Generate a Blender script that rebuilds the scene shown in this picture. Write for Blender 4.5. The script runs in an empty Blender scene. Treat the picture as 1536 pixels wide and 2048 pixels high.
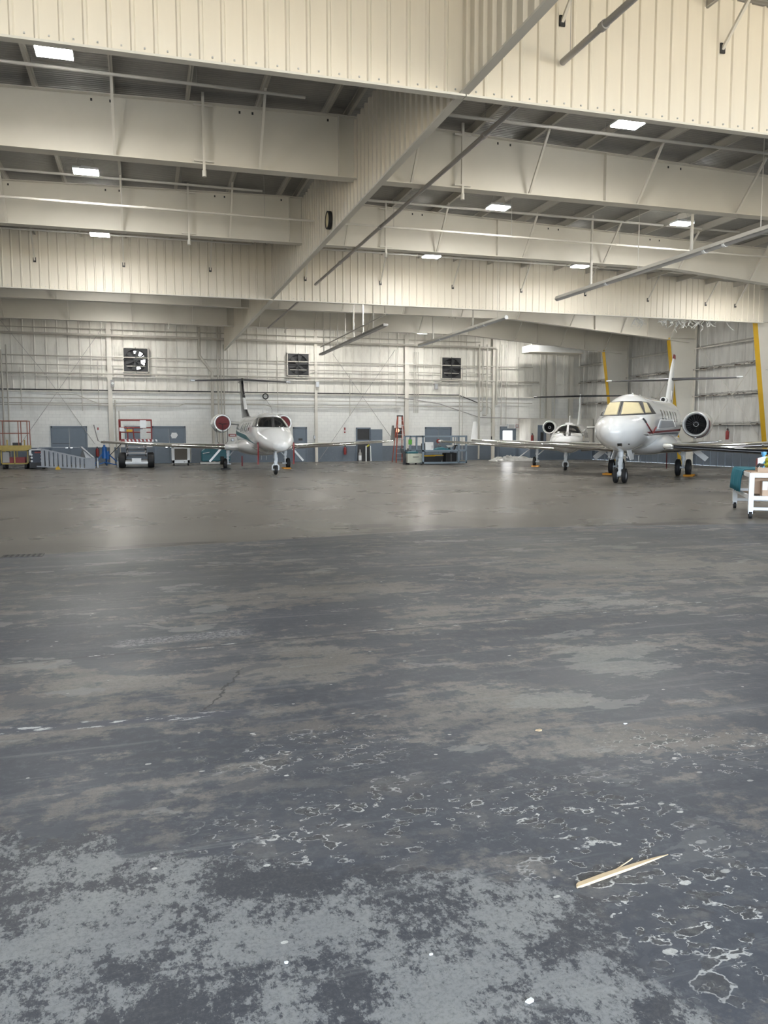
import bpy, bmesh, math, random
from mathutils import Vector, Matrix
from mathutils.bvhtree import BVHTree
random.seed(7)
S = bpy.context.scene
COL = S.collection
PI = math.pi
V = Vector
# ---------------------------------------------------------------- camera, light, exposure
FPX, YAW, PIT, ROLL, EYE = 1597.1, .2907, .0956, -.0017, 1.75
CF = V((math.sin(YAW)*math.cos(PIT), math.cos(YAW)*math.cos(PIT), -math.sin(PIT)))
_r = V((math.cos(YAW), -math.sin(YAW), 0)); _u = _r.cross(CF)
CR = _r*math.cos(ROLL)+_u*math.sin(ROLL); CU = -_r*math.sin(ROLL)+_u*math.cos(ROLL)
CP = V((0, 0, EYE))
cd = bpy.data.cameras.new('camera'); cam = bpy.data.objects.new('camera', cd); COL.objects.link(cam)
cd.sensor_fit = 'VERTICAL'; cd.sensor_height = 36; cd.sensor_width = 27; cd.lens = FPX/2048*36
cd.clip_start = .05; cd.clip_end = 500
M = Matrix((CR, CU, -CF)).transposed().to_4x4(); M.translation = CP
cam.matrix_world = M
S.camera = cam
S.view_settings.view_transform = 'Standard'; S.view_settings.look = 'None'; S.view_settings.gamma = 1
S.view_settings.use_curve_mapping = False
S.view_settings.exposure = 0.78
SKY, SUN, LAMP, APRON = 6.2, 22.0, 175.0, (.44, .38, .29)
w = bpy.data.worlds.new('sky'); S.world = w; w.use_nodes = True
bg = w.node_tree.nodes['Background']; bg.inputs[0].default_value = (.77, .88, 1.0, 1); bg.inputs[1].default_value = SKY
sd = bpy.data.lights.new('sun', 'SUN'); sd.energy = SUN; sd.angle = .01; sd.color = (1, .93, .82)
so = bpy.data.objects.new('sun', sd); COL.objects.link(so); so.location = (20, 30, 60)
so.rotation_euler = V((-.45, -.3, -.85)).to_track_quat('-Z', 'Y').to_euler()
# daylight portal filling the open hangar door behind the camera (guides sampling of the sky only)
pd = bpy.data.lights.new('door_portal', 'AREA'); pd.shape = 'RECTANGLE'; pd.size = 39.4; pd.size_y = 7
pd.cycles.is_portal = True
po = bpy.data.objects.new('door_portal', pd); COL.objects.link(po); po.location = (9.8, -5.9, 3.5)
po.rotation_euler = V((0, 1, 0)).to_track_quat('-Z', 'Z').to_euler()

# ---------------------------------------------------------------- pixel helpers (rays meet real planes)
def ray(x, y): return CF+CR*((x-768)/FPX)+CU*((1024-y)/FPX)
def at(x, y, X=None, Y=None, Z=None):
    d = ray(x, y)
    t = (X-CP.x)/d.x if X is not None else (Y-CP.y)/d.y if Y is not None else (Z-CP.z)/d.z
    return CP+d*t

# ---------------------------------------------------------------- mesh helpers
class MB:
    def __init__(s): s.v = []; s.f = []
    def add(s, vs, fs):
        o = len(s.v); s.v += [tuple(p) for p in vs]; s.f += [tuple(i+o for i in f) for f in fs]; return s
    def box(s, x0, x1, y0, y1, z0, z1):
        return s.add([(x0,y0,z0),(x1,y0,z0),(x1,y1,z0),(x0,y1,z0),(x0,y0,z1),(x1,y0,z1),(x1,y1,z1),(x0,y1,z1)],
                     [(0,3,2,1),(4,5,6,7),(0,1,5,4),(1,2,6,5),(2,3,7,6),(3,0,4,7)])
    def cbox(s, c, d): return s.box(c[0]-d[0]/2,c[0]+d[0]/2,c[1]-d[1]/2,c[1]+d[1]/2,c[2]-d[2]/2,c[2]+d[2]/2)
    def bar(s, p, q, w, h, up=(0,0,1)):
        p, q = V(p), V(q); d = (q-p).normalized(); u = V(up)
        if abs(d.dot(u)) > .98: u = V((0,1,0))
        a = d.cross(u).normalized(); b = a.cross(d).normalized()
        vs = [e+a*(i*w/2)+b*(j*h/2) for e in (p, q) for i, j in ((-1,-1),(1,-1),(1,1),(-1,1))]
        return s.add(vs, [(3,2,1,0),(4,5,6,7),(0,1,5,4),(1,2,6,5),(2,3,7,6),(3,0,4,7)])
    def tube(s, pts, r, n=8, cap=True):
        pts = [V(p) for p in pts]; rs = r if isinstance(r, (list, tuple)) else [r]*len(pts)
        t0 = (pts[1]-pts[0]).normalized(); a = t0.orthogonal().normalized(); rings = []
        for i, p in enumerate(pts):
            t = ((pts[min(i+1,len(pts)-1)]-p).normalized()+(p-pts[max(i-1,0)]).normalized())
            t = t.normalized() if t.length > 1e-6 else t0
            a = (a-t*a.dot(t)).normalized(); b = t.cross(a)
            rings.append([p+(a*math.cos(k*2*PI/n)+b*math.sin(k*2*PI/n))*rs[i] for k in range(n)])
        return s.loft(rings, cap)
    def loft(s, rings, cap=True, closed=True):
        n = len(rings[0]); vs = [p for r in rings for p in r]; fs = []
        for i in range(len(rings)-1):
            for k in range(n if closed else n-1):
                k2 = (k+1) % n; fs.append((i*n+k, i*n+k2, (i+1)*n+k2, (i+1)*n+k))
        if cap and closed: fs.append(tuple(range(n-1,-1,-1))); fs.append(tuple((len(rings)-1)*n+k for k in range(n)))
        return s.add(vs, fs)
    def lathe(s, prof, o=(0,0,0), ax=(0,0,1), n=24, cap=False):
        o, ax = V(o), V(ax).normalized(); a = ax.orthogonal().normalized(); b = ax.cross(a)
        return s.loft([[o+ax*h+(a*math.cos(k*2*PI/n)+b*math.sin(k*2*PI/n))*max(r,1e-4) for k in range(n)] for h, r in prof], cap)
    def prism(s, pts, d):
        n = len(pts); d = V(d); vs = [V(p) for p in pts]+[V(p)+d for p in pts]
        return s.add(vs, [tuple(range(n)), tuple(range(2*n-1,n-1,-1))]+[(i,i+n,(i+1)%n+n,(i+1)%n) for i in range(n)])
    def build(s, name, m, parent=None, smooth=False, ang=35, bevel=0):
        me = bpy.data.meshes.new(name); me.from_pydata(s.v, [], s.f)
        bm = bmesh.new(); bm.from_mesh(me); bmesh.ops.recalc_face_normals(bm, faces=bm.faces[:]); bm.to_mesh(me); bm.free()
        me.materials.append(m)
        if smooth:
            for p in me.polygons: p.use_smooth = True
            me.set_sharp_from_angle(angle=math.radians(ang))
        o = bpy.data.objects.new(name, me); COL.objects.link(o)
        if parent: o.parent = parent
        if bevel:
            md = o.modifiers.new('bevel', 'BEVEL'); md.width = bevel; md.segments = 2; md.limit_method = 'ANGLE'
        return o
def tag(o, label, cat, group=None):
    o['label'] = label; o['category'] = cat
    if group: o['group'] = group
    return o
def thing(name, label, cat, loc=(0,0,0), rz=0, group=None):
    o = bpy.data.objects.new(name, None); COL.objects.link(o); o.location = loc; o.rotation_euler = (0,0,rz)
    o.empty_display_size = .2
    return tag(o, label, cat, group)
def struct(o): o['kind'] = 'structure'; return o
def copy_tree(o, parent=None):
    c = o.copy(); COL.objects.link(c); c.parent = parent
    for ch in list(o.children): copy_tree(ch, c)
    return c

# ---------------------------------------------------------------- materials
class NT:
    def __init__(s, name):
        s.m = bpy.data.materials.new(name); s.m.use_nodes = True; s.t = s.m.node_tree; s.n = s.t.nodes
        s.b = s.n['Principled BSDF']
        s.co = s.n.new('ShaderNodeTexCoord').outputs['Object']
    def L(s, a, b): s.t.links.new(a, b)
    def put(s, sock, v):
        if hasattr(v, 'is_linked') or isinstance(v, bpy.types.NodeSocket): s.L(v, sock)
        else: sock.default_value = v
    def mapping(s, sc=(1,1,1), loc=(0,0,0), rot=(0,0,0), src=None):
        n = s.n.new('ShaderNodeMapping'); s.L(src or s.co, n.inputs[0]); n.inputs[1].default_value = loc; n.inputs[2].default_value = rot; n.inputs[3].default_value = sc
        return n.outputs[0]
    def noise(s, scale, detail=4, rough=.55, src=None, dist=0):
        n = s.n.new('ShaderNodeTexNoise'); s.L(src or s.co, n.inputs['Vector']); n.inputs['Scale'].default_value = scale
        n.inputs['Detail'].default_value = detail; n.inputs['Roughness'].default_value = rough; n.inputs['Distortion'].default_value = dist
        return n.outputs['Fac']
    def voro(s, scale, feat='F1', src=None, out='Distance', rnd=1):
        n = s.n.new('ShaderNodeTexVoronoi'); n.feature = feat; s.L(src or s.co, n.inputs['Vector']); n.inputs['Scale'].default_value = scale
        n.inputs['Randomness'].default_value = rnd
        return n.outputs[out]
    def math(s, op, a, b=0, clamp=False):
        n = s.n.new('ShaderNodeMath'); n.operation = op; n.use_clamp = clamp; s.put(n.inputs[0], a); s.put(n.inputs[1], b); return n.outputs[0]
    def step(s, x, lo, hi):
        n = s.n.new('ShaderNodeMapRange'); n.interpolation_type = 'SMOOTHSTEP'; s.put(n.inputs[0], x); n.inputs[1].default_value = lo; n.inputs[2].default_value = hi
        return n.outputs[0]
    def rng(s, x, lo, hi, a, b):
        n = s.n.new('ShaderNodeMapRange'); s.put(n.inputs[0], x)
        for i, q in enumerate((lo, hi, a, b)): n.inputs[1+i].default_value = q
        return n.outputs[0]
    def mix(s, f, a, b):
        n = s.n.new('ShaderNodeMix'); n.data_type = 'RGBA'; s.put(n.inputs[0], f)
        for i, q in ((6, a), (7, b)): s.put(n.inputs[i], q if not isinstance(q, tuple) else (*q[:3], 1))
        return n.outputs[2]
    def xyz(s, src=None):
        n = s.n.new('ShaderNodeSeparateXYZ'); s.L(src or s.co, n.inputs[0]); return n.outputs
    def bump(s, h, st=.3, d=.01):
        n = s.n.new('ShaderNodeBump'); n.inputs['Strength'].default_value = st; n.inputs['Distance'].default_value = d; s.L(h, n.inputs['Height']); s.L(n.outputs[0], s.b.inputs['Normal'])
    def fin(s, col, rough=.5, metal=0, coat=0):
        s.put(s.b.inputs['Base Color'], col if not isinstance(col, tuple) else (*col[:3], 1)); s.put(s.b.inputs['Roughness'], rough); s.b.inputs['Metallic'].default_value = metal
        s.b.inputs['Coat Weight'].default_value = coat; s.b.inputs['Coat Roughness'].default_value = .05
        return s.m
def paint(name, c, rough=.5, metal=0, var=.12, sc=3, coat=0, stretch=(1,1,1)):
    t = NT(name); n = t.noise(sc, 5, .6, t.mapping(stretch)) 
    d = tuple(q*(1-var) for q in c); u = tuple(min(1, q*(1+var*.6)) for q in c)
    return t.fin(t.mix(n, d, u), rough, metal, coat)
def emit(name, c, s):
    t = NT(name); t.b.inputs['Emission Color'].default_value = (*c, 1); t.b.inputs['Emission Strength'].default_value = s
    return t.fin((.8,.8,.8), .5)
K = {}
K['cream'] = paint('cream_painted_siding', (.74,.69,.59), .45, var=.06, sc=2, stretch=(3,3,.4))
K['steel'] = paint('off_white_painted_steel', (.66,.635,.57), .5, var=.08, sc=1.2)
K['pipe'] = paint('painted_pipe', (.60,.58,.53), .45, var=.1, sc=2)
K['greypipe'] = paint('grey_painted_pipe', (.36,.35,.34), .45, var=.1, sc=2)
K['purlin'] = paint('painted_purlin', (.50,.48,.43), .55, var=.1)
K['dark'] = paint('dark_steel', (.035,.035,.037), .5, var=.2)
K['black'] = paint('black_rubber', (.012,.012,.013), .65, var=.3, sc=8)
K['blackgloss'] = paint('black_gloss', (.01,.01,.012), .18, var=.2)
K['glass'] = paint('cockpit_glass', (.012,.013,.015), .06, var=.2, coat=1)
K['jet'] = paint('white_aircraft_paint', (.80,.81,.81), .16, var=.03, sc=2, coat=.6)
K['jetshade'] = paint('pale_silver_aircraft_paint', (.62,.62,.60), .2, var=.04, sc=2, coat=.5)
K['chrome'] = paint('polished_aluminium', (.86,.86,.86), .12, 1, var=.05, sc=5)
K['alustep'] = paint('dull_aluminium', (.33,.35,.38), .5, .0, var=.15, sc=6)
K['lip'] = paint('bright_intake_lip', (.85,.86,.86), .3, .45, var=.05)
K['wallpipe'] = paint('shadow_darkened_conduit', (.47,.45,.40), .55, var=.15, sc=2)  # pipe colour darkened to stand in for shadow lines on the wall
K['alu'] = paint('brushed_aluminium', (.55,.56,.57), .38, .7, var=.1, sc=6)
K['gear'] = paint('white_gear_paint', (.72,.75,.77), .3, var=.15, sc=14)
K['yellow'] = paint('safety_yellow', (.56,.34,.008), .5, var=.12, sc=5)
K['chock'] = paint('orange_chock', (.62,.27,.02), .5, var=.15, sc=9)
K['red'] = paint('red_paint', (.26,.03,.028), .45, var=.2, sc=6)
K['maroon'] = paint('maroon_cover', (.17,.035,.04), .8, var=.2, sc=9)
K['bluegrey'] = paint('blue_grey_paint', (.15,.185,.23), .5, var=.12, sc=3)
K['benchgrey'] = paint('bench_grey_blue', (.23,.29,.35), .45, var=.12, sc=3)
K['blue'] = paint('blue_paint', (.015,.11,.36), .4, var=.2, sc=6)
K['teal'] = paint('teal_cloth', (.01,.17,.24), .85, var=.15, sc=30)
K['tealp'] = paint('teal_paint', (.012,.12,.15), .4, var=.15, sc=5)
K['white'] = paint('white_paint', (.80,.82,.83), .45, var=.08, sc=7)
K['card'] = paint('cardboard', (.55,.40,.29), .8, var=.1, sc=9)
K['wood'] = paint('pale_wood', (.66,.50,.31), .7, var=.25, sc=6, stretch=(6,30,30))
K['tan'] = paint('dirty_yellow_paint', (.48,.36,.10), .55, var=.3, sc=6)
K['stab'] = paint('dull_tail_metal', (.10,.10,.105), .3, .3, var=.1)
K['shade'] = paint('cream_sunshade', (.66,.58,.36), .7, var=.15, sc=4)
K['charcoal'] = paint('charcoal_aircraft_paint', (.03,.032,.036), .25, var=.1, coat=.3)
K['navy'] = paint('navy_paint', (.012,.02,.045), .35, var=.2)
K['plastic'] = paint('white_plastic_sheet', (.52,.52,.50), .4, var=.15, sc=9)
K['yhose'] = paint('yellow_hose', (.62,.58,.06), .5, var=.2, sc=20)
K['lamp'] = emit('led_diffuser', (1,.98,.93), LAMP)
K['day'] = emit('daylight', (1,1,1), 3.0)
K['amber'] = emit('amber_lamp', (1,.35,.1), .9)

def floor_material():
    t = NT('worn_hangar_floor'); x, y, z = t.xyz()
    mul = lambda a, b: t.math('MULTIPLY', a, b)
    add = lambda a, b: t.math('ADD', a, b)
    sub = lambda a, b: t.math('SUBTRACT', a, b)
    inv = lambda a: t.math('SUBTRACT', 1, a)
    warp = t.noise(1.3, 6, .65); w0 = sub(warp, .5)
    def blob(px, py, rx, ry, soft=.5, wa=1.6):
        """patch with its own ragged outline, centred where the photo shows it"""
        c = at(px, py, Z=0)
        dx = t.math('DIVIDE', sub(x, c.x), rx); dy = t.math('DIVIDE', sub(y, c.y), ry)
        return inv(t.step(add(t.math('SQRT', add(mul(dx, dx), mul(dy, dy))), mul(w0, wa)), 1-soft, 1+soft*.4))
    edge = add(13.95, mul(t.math('ABSOLUTE', sub(x, 5.6)), -.175))
    far = t.step(sub(y, edge), -.02, .02)
    # ---- bare slab deeper in the hangar
    slab = t.mix(t.step(t.noise(.16, 6, .6, t.mapping((1, 2, 1))), .32, .68), (.168,.158,.141), (.210,.198,.178))
    slab = t.mix(mul(t.noise(7, 7, .75), .22), slab, (.11,.10,.09))
    slab = t.mix(mul(t.step(t.noise(.9, 5, .6, t.mapping((.5, 1.3, 1), (7, 3, 0))), .45, .7), .12), slab, (.13,.12,.108))
    st = t.noise(.42, 8, .6, t.mapping((.55, 1.25, 1), (3, 1, 0)))
    st2 = t.noise(1.3, 8, .62, t.mapping((.45, 1.1, 1), (13, 5, 0)))
    slab = t.mix(mul(t.step(st2, .64, .66), .55), slab, (.095,.088,.08))
    slab = t.mix(mul(t.step(st, .61, .63), .55), slab, (.085,.078,.07))
    sp = add(add(t.noise(.6, 8, .6, t.mapping((.42, 1, 1), (8.4, 3, 0))), mul(sub(y, edge), -.10)), mul(add(blob(1470,1030,2.6,1.1,.8), blob(780,1052,3.0,.9,.8)), .12))
    slab = t.mix(mul(t.step(sp, .51, .518), .7), slab, (.078,.075,.071))
    dv = t.math('ABSOLUTE', sub(x, 5.25))
    slab = t.mix(mul(inv(t.step(dv, .012, .03)), .7), slab, (.08,.075,.07))
    # ---- worn coated strip at the front
    fine = t.noise(24, 8, .8); grain = t.noise(90, 4, .8)
    conc = t.mix(t.step(t.noise(.8, 6, .65), .35, .65), (.170,.152,.136), (.232,.213,.192))
    conc = t.mix(t.step(t.noise(3.2, 8, .72), .50, .68), conc, (.135,.13,.128))
    conc = t.mix(mul(t.step(fine, .42, .62), .5), conc, (.095,.092,.09))
    conc = t.mix(mul(t.step(grain, .48, .66), .35), conc, (.27,.262,.25))
    coat = t.mix(t.noise(1.6, 7, .68), (.045,.050,.063), (.092,.099,.114))
    coat = t.mix(mul(t.step(t.noise(14, 8, .78), .48, .62), .4), coat, (.135,.142,.153))
    coat = t.mix(mul(t.step(grain, .5, .7), .25), coat, (.045,.048,.055))
    bare = add(add(blob(230,1400,1.1,.75), blob(620,1455,.55,.4)), add(blob(960,1425,.75,.8), blob(1330,1470,.6,.42)))
    bare = add(add(bare, blob(600,1330,1.0,.5)), add(blob(1250,1140,3.2,2.2,.8), blob(620,1190,1.6,.6)))
    m1 = t.noise(.75, 9, .66, t.mapping((.7, 1.35, 1), (2, 7, 0)), .5); m2 = t.noise(5, 9, .75)
    m3 = t.noise(2.3, 8, .72, t.mapping((.6, 1.5, 1), (6, 1, 0)))
    mk = add(add(mul(m1, .34), mul(m3, .32)), mul(m2, .34))
    mk = add(mk, mul(t.math('MINIMUM', bare, 1), .055))
    front = t.mix(t.step(mk, .500, .555), coat, conc)
    g2 = t.noise(.30, 5, .6, t.mapping((1, 1, 1), (3, 9, 0)))
    front = t.mix(mul(mul(t.step(sub(y, 7.5), 0, 3), t.step(g2, .35, .6)), .55), front, (.088,.090,.089))
    bands = t.noise(1.1, 8, .7, t.mapping((.35, 2.6, 1), (21, 0, 0)))
    front = t.mix(mul(t.step(bands, .5, .62), .28), front, (.06,.063,.072)); front = t.mix(mul(t.step(bands, .48, .36), .22), front, (.25,.243,.23))
    # crisp plates of film
    pl = t.noise(1.5, 8, .6, t.mapping((.9, 1.1, 1), (11, 4, 0)), .3)
    front = t.mix(mul(t.step(pl, .575, .579), .6), front, (.080,.085,.098))
    pl2 = t.noise(1.2, 9, .62, t.mapping((.75, 1.4, 1), (31, 14, 0)), .3)
    front = t.mix(mul(t.step(pl2, .612, .617), .55), front, (.25,.25,.235))
    lp = t.step(add(add(add(blob(1230,1315,.75,.55,.9,1.6), blob(1150,1210,1.0,.45,.9,1.6)), blob(1090,1400,.4,.3,.9,1.6)), mul(sub(m3, .5), 5.0)), .62, .72)
    front = t.mix(mul(lp, .6), front, t.mix(t.step(fine, .4, .65), (.265,.265,.245), (.19,.19,.18)))
    # dark coated band with blisters just behind the scraped area
    band = t.math('MINIMUM', add(add(blob(700,1660,1.0,.5,.4), blob(1350,1720,.55,.75,.5)), add(blob(1150,1590,.6,.4,.5), blob(700,1560,.6,.3,.5))), 1)
    front = t.mix(mul(band, .62), front, coat)
    # ---- scraped, granular zone nearest the camera
    zone = t.step(add(sub(add(3.40, mul(x, -.5)), y), mul(w0, .9)), -.02, .03)
    zone = mul(zone, inv(t.step(add(x, mul(w0, .6)), 1.52, 1.58)))
    a1 = t.noise(3.4, 9, .7, t.mapping((1, 1, 1), (1, 6, 0))); a2 = t.noise(15, 9, .82, t.mapping((1.5, 1, 1))); a3 = t.noise(42, 6, .8, t.mapping((1.4, 1, 1)))
    mot = add(add(mul(a1, .40), mul(a2, .38)), mul(a3, .22))
    lb = t.math('MINIMUM', add(add(blob(150,1880,.40,.22,.7), blob(900,1950,.32,.22,.7)), add(blob(560,1880,.25,.12,.7), blob(1030,1850,.22,.14,.7))), 1)
    db = t.math('MINIMUM', add(add(blob(300,2040,.22,.10,.6), blob(680,1960,.14,.16,.7)), blob(560,1760,.3,.12,.7)), 1)
    mot = add(mot, mul(sub(lb, db), .042))
    scr = t.mix(t.step(mot, .484, .520), (.052,.055,.064), t.mix(t.noise(3, 6, .7), (.18,.184,.19), (.31,.31,.295)))
    scr = t.mix(mul(t.step(t.noise(55, 6, .85), .46, .62), .5), scr, (.10,.104,.112))
    front = t.mix(mul(zone, .94), front, scr)
    zr = t.math('ABSOLUTE', sub(add(sub(add(3.40, mul(x, -.5)), y), mul(w0, .9)), .0))
    front = t.mix(mul(mul(inv(t.step(zr, .008, .022)), t.step(t.noise(5, 4, .6), .45, .6)), .6), front, (.045,.045,.05))
    sc = t.noise(2.2, 6, .65, t.mapping((.22, 5, 1), (0, 0, 0), (0, 0, .5)))
    front = t.mix(mul(t.step(sc, .58, .66), .22), front, (.30,.30,.29))
    # ---- blisters: dark pits with broken pale rims
    rz = t.math('MINIMUM', add(add(blob(1330,1780,.75,.62,.6), blob(750,1640,.85,.40,.6)), add(blob(1150,1600,.55,.35,.6), add(blob(640,1500,.6,.35,.6), blob(1380,1500,.6,.4,.6)))), 1)
    rz = mul(rz, inv(mul(zone, .92)))
    for sc_, th, of in ((7.5, .615, (4,0,0)), (13, .60, (9,5,0)), (4.2, .625, (2,7,0))):
        nb = t.noise(sc_, 5, .5, t.mapping((.85, 1.15, 1), of), .15)
        pit = mul(t.step(nb, th+.006, th+.012), rz)
        front = t.mix(mul(pit, .8), front, t.mix(t.step(fine, .45, .6), (.052,.052,.055), (.115,.115,.112)))
        rim = sub(t.step(nb, th-.012, th-.004), t.step(nb, th+.006, th+.014))
        front = t.mix(mul(mul(mul(rim, t.step(t.noise(sc_*1.9, 4, .6), .43, .54)), rz), .85), front, (.58,.57,.54))
    # ---- pale chips
    for sc_, of, rr, zz in ((6, (0,0,0), .13, blob(1430,1850,.5,.9,.8)), (9, (5,2,0), .13, blob(1440,1600,.6,.5,.8)), (8, (2,8,0), .10, blob(500,1480,1.2,.5,.8)), (5, (1,1,0), .055, inv(t.step(y, 8, 12)))):
        vd = t.voro(sc_, 'F1', t.mapping((.8, 1.35, 1), of))
        vk = t.voro(sc_, 'F1', t.mapping((.8, 1.35, 1), of), 'Color'); vr = t.xyz(vk)[0]
        chip = inv(t.step(add(vd, mul(t.noise(30, 4, .6), .12)), rr+.055, rr+.065))
        front = t.mix(mul(mul(mul(chip, zz), t.step(vr, .45, .5)), .9), front, t.mix(t.step(fine, .45, .6), (.62,.61,.57), (.42,.41,.38)))
    # ---- joints with rubbed pale paint
    jn = t.noise(3, 5, .7)
    for jy, sl, wd, c, x0, x1, th in ((6.62, .05, .012, (.06,.062,.07), -3, 6.5, .60), (4.98, -.05, .03, (.075,.08,.10), -4, .8, .56)):
        dd = t.math('ABSOLUTE', sub(sub(y, mul(x, sl)), add(jy, mul(jn, .07))))
        k = mul(inv(t.step(dd, wd, wd*2.4)), mul(t.step(x, x0, x0+.3), inv(t.step(x, x1-.4, x1))))
        front = t.mix(mul(k, .8), front, c)
        kk = mul(inv(t.step(dd, .03, .09)), t.step(t.noise(7, 6, .7, t.mapping((.7, 2.2, 1), (jy, 0, 0))), th, th+.03))
        front = t.mix(mul(mul(kk, inv(t.step(x, x1-.8, x1))), .9), front, (.60,.61,.59))
    sx = mul(t.step(x, -.32, -.2), inv(t.step(x, .75, .95)))
    sy = inv(t.step(add(t.math('ABSOLUTE', sub(sub(y, mul(x, .1)), 7.0)), mul(w0, .15)), .08, .17))
    front = t.mix(mul(mul(sx, sy), t.step(t.noise(34, 7, .8, t.mapping((.6, 1.6, 1))), .49, .56)), front, (.34,.34,.34))
    cr = t.math('ABSOLUTE', sub(add(x, mul(w0, .5)), add(.44, mul(sub(y, 5.4), .35))))
    front = t.mix(mul(mul(inv(t.step(cr, .004, .012)), mul(t.step(y, 5.05, 5.1), inv(t.step(y, 5.9, 6.0)))), .85), front, (.04,.04,.042))
    col = t.mix(far, front, slab)
    jl = inv(t.step(t.math('ABSOLUTE', sub(sub(y, edge), .015)), .015, .04))
    col = t.mix(mul(jl, .35), col, (.36,.34,.31))
    rough = t.rng(t.noise(.5, 4, .55), .1, .9, .25, .31)
    rough = add(rough, mul(inv(far), t.rng(t.noise(.35, 3, .5), .35, .65, .16, .34)))
    h = mul(add(mul(mk, .5), add(mul(fine, .12), mul(t.step(pl, .575, .579), .12))), sub(1.0, far))
    t.bump(h, .22, .012)
    t.put(t.b.inputs['Specular IOR Level'], t.rng(far, 0, 1, .30, .055))
    return t.fin(col, rough)
def block_material():
    t = NT('painted_concrete_block'); x, y, z = t.xyz()
    n = t.n.new('ShaderNodeTexBrick'); t.L(t.mapping((1, 1, 1), (0, 0, 0), (PI/2, 0, 0)), n.inputs[0])
    n.inputs['Scale'].default_value = 1; n.inputs['Brick Width'].default_value = .41; n.inputs['Row Height'].default_value = .205; n.inputs['Mortar Size'].default_value = .006
    n.inputs['Color1'].default_value = (.79,.79,.76,1); n.inputs['Color2'].default_value = (.75,.75,.725,1); n.inputs['Mortar'].default_value = (.62,.62,.60,1)
    c = t.mix(t.math('MULTIPLY', t.step(t.noise(.9, 6, .65, t.mapping((1.5, 1, .5))), .45, .75), .35), n.outputs[0], (.48,.47,.44))
    blue = t.mix(t.noise(1.5, 6, .65), (.105,.13,.165), (.17,.20,.24))
    blue = t.mix(t.math('MULTIPLY', t.step(t.noise(5, 6, .7), .60, .68), .35), blue, (.30,.32,.34))
    c = t.mix(t.step(z, 1.035, 1.045), blue, c)
    t.bump(n.outputs[1], -.25, .006)
    return t.fin(c, .6)
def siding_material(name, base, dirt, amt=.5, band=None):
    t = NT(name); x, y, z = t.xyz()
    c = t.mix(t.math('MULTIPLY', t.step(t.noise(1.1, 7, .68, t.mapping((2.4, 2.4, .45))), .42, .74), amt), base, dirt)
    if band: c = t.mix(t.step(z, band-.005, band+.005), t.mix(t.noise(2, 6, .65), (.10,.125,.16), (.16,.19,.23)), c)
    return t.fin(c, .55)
def deck_material():
    t = NT('roof_deck'); x, y, z = t.xyz()
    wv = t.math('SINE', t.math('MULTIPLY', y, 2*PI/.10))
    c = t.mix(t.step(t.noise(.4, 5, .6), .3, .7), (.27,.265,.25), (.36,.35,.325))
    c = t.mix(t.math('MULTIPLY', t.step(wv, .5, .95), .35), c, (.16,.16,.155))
    t.bump(wv, .4, .02)
    return t.fin(c, .6)
def rust_material():
    t = NT('rust_flaked_girt'); c = t.mix(t.step(t.noise(2.2, 8, .7, t.mapping((1, 1, 3))), .50, .56), (.55,.53,.49), (.07,.05,.035))
    return t.fin(c, .7)
K['floor'] = floor_material(); K['block'] = block_material(); K['deck'] = deck_material(); K['rust'] = rust_material()
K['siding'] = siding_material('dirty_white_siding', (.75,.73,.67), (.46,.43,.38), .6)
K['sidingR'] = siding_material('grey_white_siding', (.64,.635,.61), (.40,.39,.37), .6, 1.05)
K['apron'] = paint('sunlit_concrete_apron', APRON, .8, var=.06, sc=.3)

# ---------------------------------------------------------------- building shell
FR = dict(A=46.8, B=39.99, C=33.17, D=26.35, E=19.53, F=12.71)
XL, XR, YB, YF, XRIDGE, XC = -21.6, 31.0, 52.93, -6.0, 4.66, 5.15
def roof_z(x): return 9.62-.024*abs(x-XRIDGE)
def plane(name, m, pts, th): return struct(MB().prism(pts, th).build(name, m))
plane('floor', K['floor'], [(XL,YF,0),(XR,YF,0),(XR,YB,0),(XL,YB,0)], (0,0,-.2))
plane('apron', K['apron'], [(-70,-70,-.02),(80,-70,-.02),(80,YF,-.02),(-70,YF,-.02)], (0,0,-.2))
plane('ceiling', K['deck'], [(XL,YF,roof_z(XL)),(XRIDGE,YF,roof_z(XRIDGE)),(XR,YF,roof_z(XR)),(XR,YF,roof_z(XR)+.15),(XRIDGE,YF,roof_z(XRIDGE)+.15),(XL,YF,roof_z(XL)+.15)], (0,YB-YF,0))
def corr(p0, p1, z0, z1, pitch, depth, w1, w2, nrm, th=.02):
    """ribbed sheet between two plan points; ribs stand out along nrm; returns MB"""
    p0, p1, nrm = V((*p0,0)), V((*p1,0)), V((*nrm,0)); L = (p1-p0).length; d = (p1-p0)/L; pts = []
    k = int(L/pitch)+1
    for i in range(k):
        a = i*pitch
        for s, h in ((a, 0), (a+w1, depth), (a+w1+w2, depth), (a+2*w1+w2, 0)):
            if s <= L: pts.append((s, h))
    pts.append((L, 0)); m = MB()
    rings = [[p0+d*s+nrm*h+V((0,0,z)) for z in (z0, z1)] for s, h in pts]
    back = [[p0+d*s+nrm*(h-th)+V((0,0,z)) for z in (z0, z1)] for s, h in pts]
    m.loft([[r[0], r[1], b[1], b[0]] for r, b in zip(rings, back)])
    return m
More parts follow.
